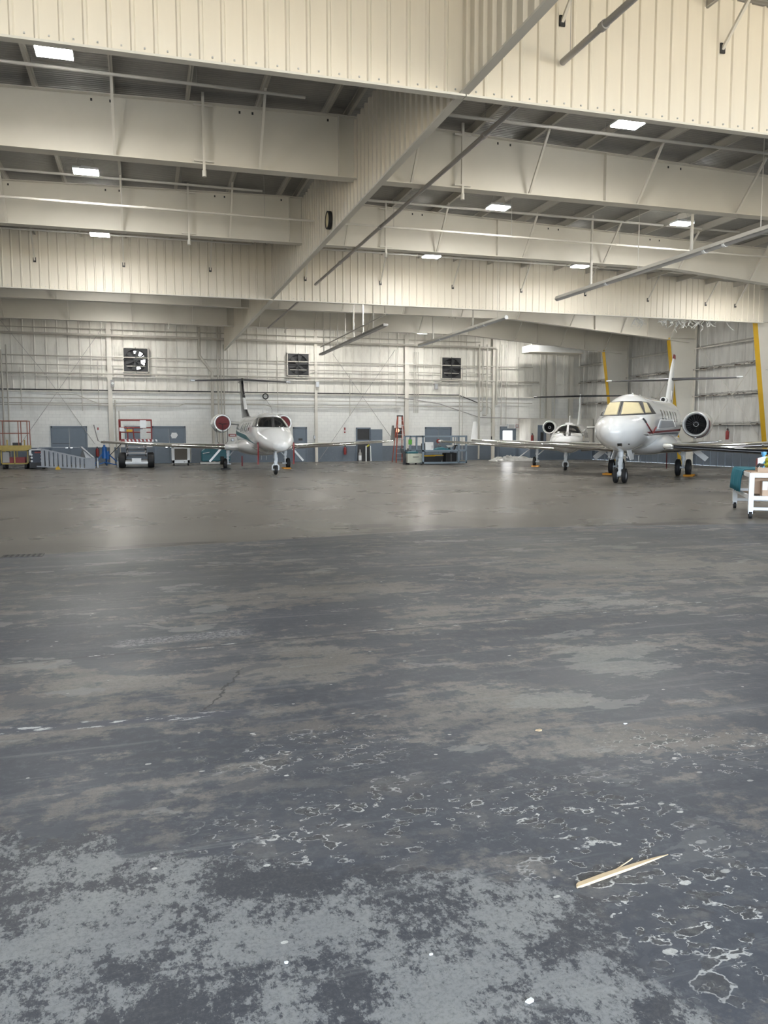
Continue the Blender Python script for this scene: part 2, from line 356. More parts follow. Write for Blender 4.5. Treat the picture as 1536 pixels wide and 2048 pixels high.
# back wall: block below, siding above; glowing plates imitate daylight in the first fan
ZB = 4.49
struct(MB().box(XL, XR+.4, YB, YB+.25, 0, ZB).build('wall_back', K['block']))
struct(corr((XL, YB+.05), (XR+.4, YB+.05), ZB, 9.7, .64, .035, .03, .05, (0,-1)).build('wall_back_siding', K['siding']))
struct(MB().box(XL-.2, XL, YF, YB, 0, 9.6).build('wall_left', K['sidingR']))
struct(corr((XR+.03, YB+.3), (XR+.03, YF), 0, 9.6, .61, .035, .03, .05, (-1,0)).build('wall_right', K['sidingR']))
struct(MB().box(XL, XR, YF-.2, YF, 7.2, 9.8).build('wall_front', K['cream']))
for s, a, b in (('left', XL, -10.0), ('right', 29.6, XR)):  # unseen left wall part, widened to keep daylight off the lengthwise curtain
    struct(MB().box(a, b, YF-.2, YF, 0, 7.2).build('light_block_wall' if s == 'left' else 'trim_2', K['cream']))
# purlins
xs = [XRIDGE-.27-1.61*i for i in range(16)]+[XRIDGE+.27+1.61*i for i in range(17)]
for x in xs:
    if not XL < x < XR: continue
    z = roof_z(x)-.01; m = MB(); y0, y1 = YF, YB
    m.box(x-.035, x+.035, y0, y1, z-.22, z-.205); m.box(x-.006, x+.006, y0, y1, z-.22, z); m.box(x-.035, x+.035, y0, y1, z-.015, z)
    struct(m.build('purlin', K['purlin']))

# girders
def gird(fr, label, x0=-20.5, x1=30.4):
    y = FR[fr]; t = thing('roof_girder', label, 'girder', (0, y, 0), 0)
    zb = lambda x: 7.97 if x < 19.2 else 7.97-(x-19.2)*.078
    zt = lambda x: roof_z(x)-.24
    X = [x0, -16, -8, 0, XRIDGE, 12, 19.2, 24, 28.9, x1]
    X = sorted(X)
    m = MB(); m.loft([[V((x,-.008,zb(x))), V((x,.008,zb(x))), V((x,.008,zt(x))), V((x,-.008,zt(x)))] for x in X]); m.build('web', K['steel'], t)
    m = MB(); m.loft([[V((x,-.17,zb(x)-.025)), V((x,.17,zb(x)-.025)), V((x,.17,zb(x))), V((x,-.17,zb(x)))] for x in X]); m.build('bottom_flange', K['steel'], t)
    m = MB(); m.loft([[V((x,-.15,zt(x))), V((x,.15,zt(x))), V((x,.15,zt(x)+.02)), V((x,-.15,zt(x)+.02))] for x in X]); m.build('top_flange', K['steel'], t)
    bx = [2.78-3.22*i for i in range(7)]+[6.53+3.22*i for i in range(8)]
    for x in bx:
        if x > x1-1: continue
        MB().bar((x,-.13,zb(x)+.01), (x,-1.22,roof_z(x)-.2), .055, .055).build('flange_brace', K['steel'], t)
    for x in (4.7, -12.2, 12.0, 24.2, 27.6):
        m = MB(); m.box(x-.008, x+.008, -.14, -.008, zb(x), zt(x)); m.box(x-.008, x+.008, .008, .14, zb(x), zt(x)); m.build('stiffener', K['steel'], t)
    for x in (-3.6,-.9,-.5,2.35,2.65,4.45,8.9,9.25,14.0,14.4,18.2,18.6): MB().box(x-.022, x+.022, -.0095, .0095, zt(x)-.12, zt(x)-.06).build('bolt_slot', K['dark'], t)
    return t
gird('E', 'nearest deep off-white girder crossing the whole roof behind the front ribbed curtain')
gird('D', 'second deep off-white girder back, just in front of the rear ribbed curtain')
gird('B', 'off-white girder mostly hidden right behind the rear ribbed curtain')
gird('A', 'farthest off-white girder, ending above the yellow-edged column nearest the back wall')

# tapered side columns with yellow inner edge
for fr, lab in (('A', 'rear tapered column with yellow edge, closest to the back wall'), ('B', 'tapered column with yellow edge directly behind the tail of the big white jet'),
                ('C', 'tapered column with yellow edge at the right edge under the rear curtain end'), ('D', None), ('E', None)):
    y = FR[fr]
    t = thing('frame_column', lab or 'tapered side column out of view beside the right wall', 'column', (0, y, 0), group=None)
    xi = lambda z: 30.12-z*.147
    if not lab: t['label'] = 'tapered column on the right wall outside the right picture edge, '+('nearest the open front' if fr == 'E' else 'next to the rear curtain')
    m = MB(); m.prism([(xi(0),-.01,0), (30.85,-.01,0), (30.85,-.01,9.1), (xi(7.3)+.0,-.01,9.1), (xi(7.3),-.01,7.3)], (0,.02,0)); m.build('web', K['steel'], t)
    m = MB(); m.prism([(xi(0)-.012,-.16,0), (xi(7.3)-.012,-.16,7.3), (xi(7.3)-.012,.16,7.3), (xi(0)-.012,.16,0)], (.012,0,0)); m.build('inner_flange', K['yellow'], t)['label'] = 'yellow painted inner flange'
    MB().box(30.83, 30.86, -.16, .16, 0, 9.1).build('outer_flange', K['steel'], t)
    MB().box(xi(7.3), 30.85, -.15, .15, 7.29, 7.31).build('knee_plate', K['steel'], t)
    MB().box(xi(0)-.1, 30.9, -.2, .2, 0, .03).build('base_plate', K['steel'], t)
# right wall girts
for z, mt in ((2.35,'rust'), (4.0,'rust'), (5.55,'rust'), (6.75,'siding'), (8.2,'siding')):
    m = MB().box(30.78, 30.98, 5, YB-.05, z, z+.012).box(30.78, 30.79, 5, YB-.05, z-.06, z+.012).box(30.9, 30.98, 5, YB-.05, z+.1, z+.11)
    tag(m.build('wall_girt', K[mt]), {2.35:'rust-streaked horizontal girt on the right wall at engine height, lowest of the girts', 4.0:'dark flaking horizontal girt on the right wall level with the jet tailplane', 5.55:'stained horizontal girt on the right wall above the tailplane of the big jet', 6.75:'pale horizontal girt on the right wall just under the column tops', 8.2:'highest pale girt on the right wall beneath the roof'}[z], 'girt')
for i, (a, b, la) in enumerate(((FR['B'], FR['C'], 'thin crossed bracing rods on the right wall between the two nearest yellow-edged columns'), (FR['A'], FR['B'], 'thin crossed bracing rods on the right wall between the two rear yellow-edged columns'))):
    m = MB().tube([(30.7,a-.25,.5),(30.7,b+.25,7.2)], .014, 6).tube([(30.74,b+.25,.5),(30.74,a-.25,7.2)], .014, 6)
    tag(m.build('cross_brace', K['pipe']), la, 'brace')

# ---------------------------------------------------------------- ribbed draft curtains
def curtain(label, p0, p1, nrm, z0=7.22, deep=False, braces=(), pitch=.322):
    t = thing('draft_curtain', label, 'curtain', (p0[0], p0[1], 0))
    q1 = (p1[0]-p0[0], p1[1]-p0[1]); zt = 9.66
    if deep: m = corr((0,0), q1, z0+.03, zt-.3, pitch, .062, .015, .085, nrm)
    else: m = corr((0,0), q1, z0+.03, zt-.15, pitch, .03, .022, .035, nrm)
    m.build('ribbed_panel', K['cream'], t)
    n = V((*nrm, 0)); a, b = V((0,0,z0)), V((*q1, z0))
    MB().bar(a+n*.02+V((0,0,.015)), b+n*.02+V((0,0,.015)), .15, .035).build('bottom_channel', K['steel'], t)
    L = (b-a).length; d = (b-a)/L; m = MB(); k = 0
    while k*pitch+.14 < L:
        c = a+d*(k*pitch+.20)+n*(.012 if not deep else .0)+V((0,0,.12)); m.cbox(c, (.022,.022,.022)); k += 1
    m.build('screw', K['alu'], t)
    for (x, z, dz) in braces:
        p = V((x-p0[0], 0, z))+n*.03; q = p+n*1.05+V((0,0,dz))
        MB().bar(p, q, .05, .05).build('brace', K['steel'], t)
        MB().cbox(p+n*.012+V((0,0,.02)), (.10,.03,.17)).build('brace_socket', K['dark'], t)
    return t
Y1, Y2 = FR['F']-.05, FR['C']-.25
fb = [(2.78+.2, 8.75, .85), (-3.5, 8.75, .85)]
curtain('front ribbed cream curtain panel hanging top left, nearest to the camera', (XL, Y1), (XC, Y1), (0,-1), braces=[(3.0, 8.55, 1.0)])
curtain('front ribbed cream curtain panel hanging top right, nearest to the camera', (XC+.02, Y1), (29.0, Y1), (0,-1), braces=[(6.9, 8.62, .9), (10.1, 8.6, .9), (13.3, 8.6, .9)])
curtain('rear ribbed cream curtain panel left of the lengthwise curtain', (XL, Y2), (XC-.02, Y2), (0,-1), z0=7.2, braces=[(-3.7,8.25,1.1),(-.55,8.25,1.1),(2.7,8.25,1.1)])
curtain('rear ribbed cream curtain panel right of the lengthwise curtain, ending at a yellow-edged column', (XC+.02, Y2), (29.3, Y2), (0,-1), z0=7.2, braces=[(6.5,8.1,1.2),(9.7,8.1,1.2),(12.95,8.1,1.2),(16.2,8.1,1.2),(19.4,8.1,1.2),(22.7,8.0,1.2),(25.9,7.95,1.2),(27.6,7.95,1.2)])
curtain('lengthwise ribbed curtain stretch in front of the near crosswise curtain at the top', (XC, YF+.3), (XC, Y1-.06), (-1,0), z0=7.25, deep=True, pitch=.335)
curtain('lengthwise ribbed curtain stretch between the near and rear crosswise curtains', (XC, Y1+.1), (XC, Y2-.06), (-1,0), z0=7.25, deep=True, pitch=.335)
curtain('lengthwise ribbed curtain stretch running from the rear curtain to the back wall', (XC, Y2+.1), (XC, YB-.1), (-1,0), z0=7.2, deep=True, pitch=.335)
# round disc on the curtain
t = thing('wall_clock', 'round black-rimmed disc with cream face mounted on the lengthwise curtain', 'clock', (XC-.08, 22.02, 7.62))
MB().lathe([(0,.24),(-.10,.24),(-.10,.20),(-.09,.20)], (0,0,0), (1,0,0), 28).build('rim', K['black'], t, True)
MB().lathe([(-.085,0),(-.085,.205)], (0,0,0), (1,0,0), 28).build('face', K['shade'], t)
# torn insulation under the rear curtain
m = MB()
for i in range(46):
    x = random.choice([random.uniform(23.6,26.3), random.uniform(24.6,27.6), random.uniform(22.1,22.6)]); p = V((x, Y2+.15+random.uniform(-.1,.1), 7.2)); pts = [p]
    for k in range(4): p = p+V((random.uniform(-.16,.16), random.uniform(-.05,.05), random.uniform(-.16,.01))); pts.append(p)
    m.tube(pts, [.022,.03,.026,.02,.012], 5)
o = tag(m.build('torn_insulation', K['plastic'], None, True), 'ragged white tatters of insulation dangling under the rear curtain near the right column', 'insulation'); o['kind'] = 'stuff'

# ---------------------------------------------------------------- ceiling lamps
def lamp(x, y, label, z=8.6):
    t = thing('high_bay_lamp', label, 'lamp', (x, y, z), group='led high bay lamps')
    m = MB().box(-.32,.32,-.22,.22,.03,.09).box(-.12,.12,-.1,.1,.09,.15); m.build('housing', K['white'], t, bevel=.01)
    for s in (-1, 1): MB().box(-.31,.31,s*.11-.09,s*.11+.09,0,.03).build('diffuser', K['lamp'], t)
    m = MB()
    for s in (-1, 1): m.tube([(s*.25,0,.09),(s*.04,0,roof_z(x)-z)], .005, 4)
    m.build('hanger_wire', K['greypipe'], t)
ya, yb_, yc, yd = 16.15, 22.95, 29.8, 43.4
lamp(-1.35, ya, 'lit LED lamp at the far upper left, tucked under the front curtain')
lamp(-1.25, yb_, 'lit LED lamp at left between the nearest and second girders')
lamp(-1.25, yc, 'lit LED lamp at left in front of the rear curtain panel')
lamp(-1.28, yd, 'lit LED lamp at left, deepest one, below the rear curtain edge')
lamp(10.5, ya, 'lit LED lamp at upper right just under the front right curtain, largest on that side')
lamp(10.5, yb_, 'lit LED lamp right of the lengthwise curtain between the two near girders')
lamp(10.85, yc, 'lit LED lamp right of the lengthwise curtain in front of the rear curtain panel')
lamp(17.05, yb_, 'lit LED lamp above the thick pale heater tube at right')
lamp(17.3, yc, 'lit LED lamp in front of the rear curtain beside the end of the heater tube')
lamp(26.3, yc, 'lit LED lamp at the far right near the top of the yellow-edged column')
lamp(17.5, yd, 'lit small LED lamp seen under the rear curtain above the far heater tube')
lamp(17.6, 49.9, 'lit small LED lamp closest to the back wall', 8.35)
for x, y, lab in ((-1.25,36.6,'added unseen LED lamp behind the left rear curtain panel'),(10.7,36.6,'added unseen LED lamp behind the right rear curtain panel, nearest the lengthwise curtain'),(17.3,36.6,'added unseen LED lamp behind the right rear curtain panel, middle of its row'),(24.9,36.6,'added unseen LED lamp behind the right rear curtain panel, nearest the right wall'),
                  (-1.25,49.9,'added unseen LED lamp behind the farthest girder at left, by the back wall'),(10.7,49.9,'added unseen LED lamp behind the farthest girder in the middle, by the back wall'),(24.9,49.9,'added unseen LED lamp behind the farthest girder at right, by the back wall')):
    lamp(x, y, lab, 8.8 if y > 48 else 8.6)  # unseen lamps added to brighten the back of the hangar

# ---------------------------------------------------------------- pipes under the roof
def pipe(name, label, pts, r, mt='pipe', n=8, hang=None, cat='pipe', joints=()):
    m = MB().tube(pts, r, n)
    if not hang and not joints: return tag(m.build(name, K[mt], None, True), label, cat)
    t = thing(name, label, cat, pts[0]); o = V(pts[0]); m.v = [tuple(V(p)-o) for p in m.v]
    m.build('pipe_run', K[mt], t, True)
    if hang:
        for p in hang: 
            z = roof_z(p[0])-.05; MB().tube([V(p)-o, V((p[0],p[1],z))-o], .006, 5).build('hanger_rod', K['greypipe'], t)
    for p in joints:
        d = (V(pts[1])-V(pts[0])).normalized(); MB().tube([V(p)-o-d*.06, V(p)-o+d*.06], r*1.35, n).build('coupling', K[mt], t, True)
    return t
def hg(x0, x1, y, z, st=3.2):
    k = int((x1-x0)/st); return [(x0+st*(i+.4), y, z) for i in range(k)]
for y, z, nm, xl, xr in ((18.0,9.12,'in front of the nearest girder',3.6,22), (25.0,9.12,'in front of the second girder',3.65,29), (31.8,9.1,'along the top of the rear curtain',4.2,30)):
    pipe('sprinkler_pipe', 'thin grey sprinkler line under the roof '+nm+', left side', [(-20,y,z),(xl,y,z)], .035, 'pipe', hang=hg(-16,xl,y,z))
    pipe('sprinkler_pipe', 'thin grey sprinkler line under the roof '+nm+', right side', [(6.6,y,z),(xr,y,z)], .04, 'pipe', hang=hg(6.6,xr,y,z))
pipe('crossing_pipe', 'long white horizontal pipe passing through the lengthwise curtain below the round disc', [(-20,24.1,8.18),(22.0,24.5,8.18)], .035, 'pipe', hang=hg(-14,21,24.3,8.18,4), joints=((.2,24.29,8.18),(15.6,24.44,8.18)))
pipe('lengthwise_pipe', 'grey pipe with open end hanging in front of the front right curtain', [(6.88,12.55,7.95),(6.88,-1,7.95)], .055, 'greypipe', 12, hang=[(6.88,12.3,7.95),(6.88,9.2,7.95)], joints=((6.88,11.3,7.95),))
pipe('lengthwise_pipe', 'grey pipe running diagonally in view from the front curtain to the rear curtain', [(6.9,12.95,7.9),(6.9,32.8,7.9)], .05, 'greypipe', 12, hang=[(6.9,14.6,7.9),(6.9,20.5,7.9)], joints=((6.9,15.8,7.9),(6.9,23.4,7.9),(6.9,28.5,7.9)))
pipe('lengthwise_pipe', 'grey pipe sloping in view from behind the rear curtain toward the back wall', [(6.95,33.4,7.85),(6.95,46.2,7.85)], .045, 'greypipe', 10)
def heater(label, y0, y1, x, z):
    t = thing('tube_heater', label, 'heater', (x, y0, z)); L = y1-y0
    MB().lathe([(0,.0),(0,.085),(L,.085),(L,0)], (0,0,0), (0,1,0), 16).build('tube', K['alu'], t, True)
    m = MB(); m.prism([(-.12,-.0,-.02),(-.06,0,.10),(.06,0,.10),(.12,0,-.02),(.11,0,-.02),(.055,0,.09),(-.055,0,.09),(-.11,0,-.02)], (0,L,0)); m.build('reflector', K['pipe'], t)
    for k in (.9, 3.6, 6.2, 9.0):
        if k < L: MB().tube([(0,k,.1),(0,k,roof_z(x)-z)], .045 if k in (3.6,9.0) else .012, 8).build('hanger', K['pipe'], t)
    for k in (2.2, 3.0, L*.7): MB().tube([(0,k-.05,0),(0,k+.05,0)], .10, 14).build('clamp', K['white'], t, True)
heater('thick pale heater tube at right in front of the rear curtain', 16.4, 27.8, 15.2, 6.9)
heater('thick pale heater tube beyond the rear curtain, nearer the back wall', 31.5, 42.7, 14.85, 6.72)
t = thing('hanging_rail', 'grey rail hung on vertical rods, sloping in view toward the back wall', 'rail', (10.15, 33.6, 6.5))
MB().box(-.11,.11,0,13.3,-.04,.06).build('rail', K['greypipe'], t); MB().box(-.02,.02,0,13.3,.42,.47).build('upper_rail', K['pipe'], t)
for k in range(7): MB().bar((0,2+k*1.75,0),(0,2+k*1.75,roof_z(10.15)-6.5),.05,.05).build('hanger_rod', K['pipe'], t)
# clip brackets on the girders
for x, fr, lab in ((1.5,'E','left on the nearest girder'),(7.85,'E','right on the nearest girder beside the grey pipe'),(1.52,'D','left on the second girder'),(7.9,'D','right on the second girder beside the grey pipe'),(1.5,'A','left on the farthest girder'),(8.0,'A','right on the farthest girder')):
    t = thing('pipe_bracket', 'slim vertical strut with short crossbars clamped '+lab, 'bracket', (x, FR[fr]-.22, 0))
    MB().box(-.03,.03,-.03,.03,7.72,9.5).build('strut', K['steel'], t)
    for z in (8.0, 9.22): MB().box(-.22,.22,-.02,.02,z-.02,z+.02).build('crossbar', K['steel'], t)
    MB().lathe([(-.09,.05),(.05,.05)], (0,0,7.74), (0,0,1), 10, True).build('foot_clamp', K['pipe'], t, True)

# ---------------------------------------------------------------- back wall fittings
YW = YB-.02
def wp(x, y, Y=YW): return at(x, y, Y=Y)
def wx(x, y=860): return wp(x, y).x
def fan(n, px, day, label):
    p, q = wp(px[0], px[1]), wp(px[2], px[3]); c = (p+q)/2; W, H = abs(q.x-p.x)/2, abs(p.z-q.z)/2
    t = thing('exhaust_fan', label, 'fan', (c.x, YB-.02, c.z))
    m = MB().box(-W,W,-.22,-.02,H-.05,H).box(-W,W,-.22,-.02,-H,-H+.05).box(-W,-W+.05,-.22,-.02,-H,H).box(W-.05,W,-.22,-.02,-H,H); m.build('frame', K['steel'], t)
    r = min(W,H)*.88; n2 = 40; vs = []
    m = MB(); m.lathe([(-.19,r),(-.17,r*1.0),(-.17,max(W,H)*1.3)], (0,0,0), (0,1,0), 40)
    m.v = [(max(-W+.04,min(W-.04,a)), b, max(-H+.04,min(H-.04,d))) for a,b,d in m.v]; m.build('orifice_panel', K['dark'], t)
    MB().box(-W+.04,W-.04,-.035,-.03,-H+.04,H-.04).build('shutter', K['black'], t)
    if day:
        for a0, a1, r0, r1 in ((-.9,-.35,.5,.86),(-.25,.55,.45,.84),(.75,1.25,.5,.86),(-1.5,-1.05,.62,.86),(-2.0,-1.65,.5,.8),(1.5,1.8,.6,.85)):
            q = [V((math.cos(a0+(a1-a0)*k/6)*r*r1, -.036, math.sin(a0+(a1-a0)*k/6)*r*r1)) for k in range(7)]+[V((math.cos(a1-(a1-a0)*k/6)*r*r0, -.036, math.sin(a1-(a1-a0)*k/6)*r*r0)) for k in range(7)]
            MB().prism(q, (0,-.004,0)).build('daylight_gap', K['day'], t)
    m = MB()
    for i in range(7):
        z = -H+.12+i*(2*H-.2)/6; m.box(-W+.04,W-.04,-.09,-.08,z-(.012 if day else .03),z+.0)
    m.build('louver', K['dark'], t)
    for k in range(6):
        a = k*PI/3+.3; u = V((math.cos(a),0,math.sin(a))); s = V((-math.sin(a),0,math.cos(a)))
        MB().prism([u*.1-s*.05, u*r*.92-s*.13, u*r*.95+s*.10, u*.1+s*.06], (0,.012,0)).build('blade', K['dark'], t).location = (0,-.14,0)
    MB().lathe([(-.2,0),(-.2,.11),(-.08,.12)], (0,0,0), (0,1,0), 16).build('hub', K['dark'], t, True)
    m = MB().bar((-W,-.21,.0),(W,-.21,.0),.03,.03).bar((0,-.21,-H),(0,-.21,H),.03,.03); m.build('motor_bracket', K['dark'], t)
fan(0, (245,695,298,746), True, 'leftmost wall exhaust fan, daylight showing between its blades')
fan(1, (573,706,618,753), False, 'dark wall exhaust fan above the tail of the left jet, middle one')
fan(2, (881,714,921,759), False, 'rightmost dark wall exhaust fan')
def door(n, px, label=None, leaves=2, opened=False, glass=False, plate=None, half=False):
    p, q = wp(px[0], px[1]), wp(px[2], px[1]); W = q.x-p.x; H = p.z
    t = thing('door_%d' % n, label or 'blue grey door', 'door', (p.x, YB, 0)); t['kind'] = 'structure'
    for k in ('label', 'category'): pass
    m = MB().box(0,.08,-.06,.0,0,H).box(W-.08,W,-.06,0,0,H).box(0,W,-.06,0,H-.1,H); m.build('door_frame', K['bluegrey'], t)
    if opened:
        MB().box(.08,W-.08,-.012,-.004,0,H-.1).build('opening_shade_panel', K['dark'], t)  # dark panel paints the unlit room behind the open door
        MB().box(.1,W-.1,-.02,-.012,1.35,1.45).build('shelf_inside', K['bluegrey'], t)
        MB().box(W,W+W*.8,-.12,-.07,.0,H-.12).build('door_leaf', K['bluegrey'], t)
        return
    lw = (W-.16)/leaves
    for i in range(leaves):
        x0 = .08+i*lw
        lf = MB().box(x0+.01,x0+lw-.01,-.035,-.002,.02,H-.11).build('door_leaf', K['bluegrey'], t, bevel=.006)
        if glass: MB().box(x0+lw*.14,x0+lw*.8,-.045,-.036,.95,H-.3).build('window_pane', K['day'], lf)
        hx = x0+lw-.18 if (i == 0 and leaves == 2) or leaves == 1 else x0+.1
        MB().box(hx-.06,hx+.08,-.09,-.035,1.0,1.05).build('door_handle', K['chrome'], lf)
        if half and i == 0: MB().box(x0,x0+lw,-.042,-.035,1.28,1.31).build('seam', K['dark'], lf)
        if plate and i == leaves-1: plate(lf, x0, lw, H)
def patch(lf, x0, lw, H):
    m = MB(); 
    for i in range(5): z = 1.62+i*.07; m.box(x0+.1+.03*abs(i-2), x0+.55-.05*abs(i-2.4), -.041, -.035, z-.03, z+.045)
    m.build('paint_patch', K['white'], lf)
def plate_d(lf, x0, lw, H): MB().box(x0+lw*.35,x0+lw*.7,-.042,-.035,1.42,1.56).build('door_sign', K['dark'], lf)
door(1, (101,852,174,926), half=True)
door(2, (249,852,285,926), leaves=1)
door(3, (304,852,371,926), plate=patch)
door(4, (586,854,614,923), leaves=1, plate=plate_d)
door(5, (712,855,741,923), leaves=1, opened=True)
door(6, (850,854,903,921))
door(7, (1000,853,1032,921), leaves=1, glass=True)
for o in list(COL.objects):
    if o.name.startswith('door_') and 'label' in o.keys() and o.parent is None:
        del o['label']; del o['category']
# wall posts
posts = [(223,.26,'between the left fan and the blue tripod jack'),(632,.18,'right of the middle fan'),(812,.28,'beside the orange ladder'),(985,.2,'left of the door with the bright window'),(1095,.42,'broad one behind the small jet engine'),(1139,.3,'behind the small jet tail')]
for px, w_, lab in posts:
    x = wx(px); m = MB().box(x-w_/2,x+w_/2,YB-.19,YB-.18,0,8.6).box(x-.012,x+.012,YB-.18,YB,0,8.6).box(x-w_/2,x+w_/2,YB-.012,YB-.002,0,8.6)
    tag(m.build('wall_post', K['steel']), 'off-white steel post on the back wall '+lab, 'post')
# horizontal runs (pixel heights read at the left edge)
runs = [(652,.03,'wallpipe','just under the farthest girder'),(665,.075,'wallpipe','thick one above the exhaust fans'),(709,.04,'wallpipe','crossing in front of the fans at their upper third'),(727,.03,'wallpipe','crossing the fans at mid height'),
        (744,.05,'wallpipe','along the bottom edge of the fans'),(778,.035,'dark','dark one where the siding meets the block wall'),(795,.025,'wallpipe','first one below the dark line'),(805,.025,'wallpipe','second one below the dark line'),(809,.025,'wallpipe','lowest one on the block wall')]
for y, r, mt, lab in runs:
    z = at(0, y, Y=YW).z; x1 = {652:22.9,665:24.0,709:27,727:24,744:27.5,778:21.3,795:27,805:23.6,809:17}[y]; x0 = -20
    yy = YW-.10-r; pts = [(x0,yy,z),(x1,yy,z)]
    if y == 665: pts = [(x0,yy-.1,z),(x1,yy-.1,z),(x1+.12,yy-.1,z-.12),(x1+.12,yy-.1,3.9)]
    if y == 778: pts = [(x0,yy,z),(x1,yy,z),(x1+1.4,yy,z-.5)]
    if y == 805: pts = [(x0,yy,z),(x1,yy,z),(x1+.2,yy,z-.15),(x1+.2,yy,z-1.1)]
    if y == 809: pts = [(x0,yy,z),(-5.2,yy,z),(2.2,yy,z),(2.6,yy,z+.16),(7.6,yy,z+.16),(8.1,yy,z),(x1,yy,z)]
    pipe('wall_conduit', 'horizontal conduit on the back wall, '+lab, pts, r, mt, joints=((-4.2,yy,z),(1.0,yy,z)))
pipe('wall_conduit', 'dark conduit sloping down right to the doors behind the small jet', [(15.8+1.0,YW-.2,4.35),(19.8,YW-.2,3.95),(22.9,YW-.2,3.0),(27.9,YW-.2,2.95)], .03, 'greypipe')
pipe('wall_conduit', 'bent white conduit rising diagonally over the left block wall', [(-5.6,YW-.12,4.3),(-3.9,YW-.12,4.3),(-2.3,YW-.12,3.6),(-1.0,YW-.12,3.6)], .028, 'pipe')
m = MB().box(-20,30.8,YB-.14,YB-.02,at(0,744,Y=YW).z-.14,at(0,744,Y=YW).z-.12).box(-20,30.8,YB-.14,YB-.13,at(0,744,Y=YW).z-.2,at(0,744,Y=YW).z-.12)
tag(m.build('wall_girt', K['siding']), 'horizontal girt along the back wall under the exhaust fans', 'girt')
m = MB().box(-20,30.8,YB-.12,YB-.02,4.42,4.5); tag(m.build('wall_ledge', K['siding']), 'ledge on top of the white block part of the back wall', 'ledge')
# vertical runs: (px, y top, y bottom, r, label)
vr = [(8,700,930,.05,'at the left edge of the picture, thicker one'),(18,690,925,.04,'second from the left picture edge'),(43,735,818,.022,'short one left of the crossed rods'),(164,722,822,.02,'short one above the grey double door'),(197,722,820,.02,'short one right of the grey double door'),
      (232,800,900,.035,'beside the post near the tripod jack'),(240,822,926,.03,'just left of the red scissor lift'),(425,745,925,.09,'thick with a bend, left of the left jet engine'),(436,655,925,.06,'first of the close bundle behind the left jet engine'),(442,655,925,.045,'second of the close bundle behind the left jet engine'),(448,690,925,.04,'third of the close bundle behind the left jet engine'),
      (554,715,826,.018,'thin one above the left jet cockpit'),(698,750,832,.025,'thin one above the open blue door'),(790,700,826,.018,'thin one left of the orange ladder'),(826,705,826,.022,'first of three thin ones right of the ladder post'),(830,705,826,.022,'second of three thin ones right of the ladder post'),(834,705,826,.022,'third of three thin ones right of the ladder post'),
      (916,760,920,.03,'below the right fan, left one'),(922,735,920,.025,'below the right fan, right one'),(955,690,918,.07,'left of the bundle above the white plastic heap'),(962,700,822,.05,'middle of the bundle above the white plastic heap'),(971,690,830,.06,'right of the bundle above the white plastic heap'),(1000,690,850,.03,'above the left jamb of the bright door'),(1010,690,850,.02,'above the bright door'),(1034,715,840,.02,'right of the bright door'),
      (1078,705,850,.035,'hanging white one beside the blue narrow door'),(1086,705,848,.025,'thin hanging one beside the blue narrow door'),(1107,690,838,.03,'between the two broad right posts')]
for px, ya_, yb2, r, lab in vr:
    x = wx(px, (ya_+yb2)/2); z1 = wp(px, ya_).z; z0 = max(wp(px, yb2).z, .02)
    yy = YW-.22-r; pts = [(x,yy,z0),(x,yy,z1)]
    if px == 425: pts = [(x,yy,z0),(x,yy,z1-.2),(x,yy,z1),(x-.75,yy,z1+1.0),(x-.75,yy,8.6)]
    if px in (962, 971): pts = [(x-.3,yy,z0-.02),(x-.08,yy,z0-.02),(x,yy,z0+.1),(x,yy,z1)]
    pipe('wall_conduit', 'vertical wall conduit '+lab, pts, r, 'wallpipe')
for (a, b, c, d, lab) in ((85,742,190,888,'left rod of the crossed pair near the grey double door'),(205,655,39,891,'right rod of the crossed pair near the grey double door'),(665,707,784,877,'left rod of the crossed pair near the open blue door'),(790,700,639,919,'right rod of the crossed pair near the open blue door'),(0,640,85,742,'upper left rod of the left wall bay')):
    pipe('brace_rod', 'thin brace rod, '+lab, [wp(a,b,YW-.055), wp(c,d,YW-.055)], .014, 'greypipe', 6, cat='brace')
# junction boxes, signs, extinguishers, door things
def wbox(name, label, cat, px, d, mt, parts=None, Y=YW):
    p, q = at(px[0], px[1], Y=Y), at(px[2], px[3], Y=Y); c = (p+q)/2
    t = thing(name, label, cat, (c.x, Y, c.z)); W, H = (q.x-p.x)/2, (p.z-q.z)/2
    MB().box(-W,W,-d,0,-H,H).build('body', K[mt], t, bevel=.006)
    if parts: parts(t, W, H, d)
    return t
def cover(t, W, H, d): MB().box(-W*.75,W*.75,-d-.012,-d,-H*.8,H*.8).build('cover', K['alu'], t)
def lite(t, W, H, d): MB().lathe([(0,.08),(-.02,.06),(-.02,0)], (0,-d,0), (0,1,0), 14).build('white_dial', K['white'], t)
wbox('junction_box', 'grey box with white dial on the post below the left fan', 'box', (221,760,229,774), .12, 'greypipe', lite, YB-.2)
wbox('junction_box', 'grey box on the post below the middle fan', 'box', (631,763,638,775), .12, 'greypipe', cover, YB-.2)
wbox('junction_box', 'grey box on the wall just left below the right fan', 'box', (868,767,875,779), .12, 'greypipe', cover)
wbox('switch_box', 'small dark box on the wall between two blue grey doors near the left jet nose', 'box', (627,871,631,878), .1, 'greypipe', cover)
wbox('switch_box', 'small black box on the wall near the bright door', 'box', (982,873,986,880), .1, 'black', cover)
wbox('exit_sign', 'white box sign above the door with the bright window', 'sign', (1014,848,1030,857), .1, 'white', cover)
wbox('alarm_bell', 'red box beside the sign above the bright door', 'alarm', (1030,849,1036,855), .1, 'red', cover)
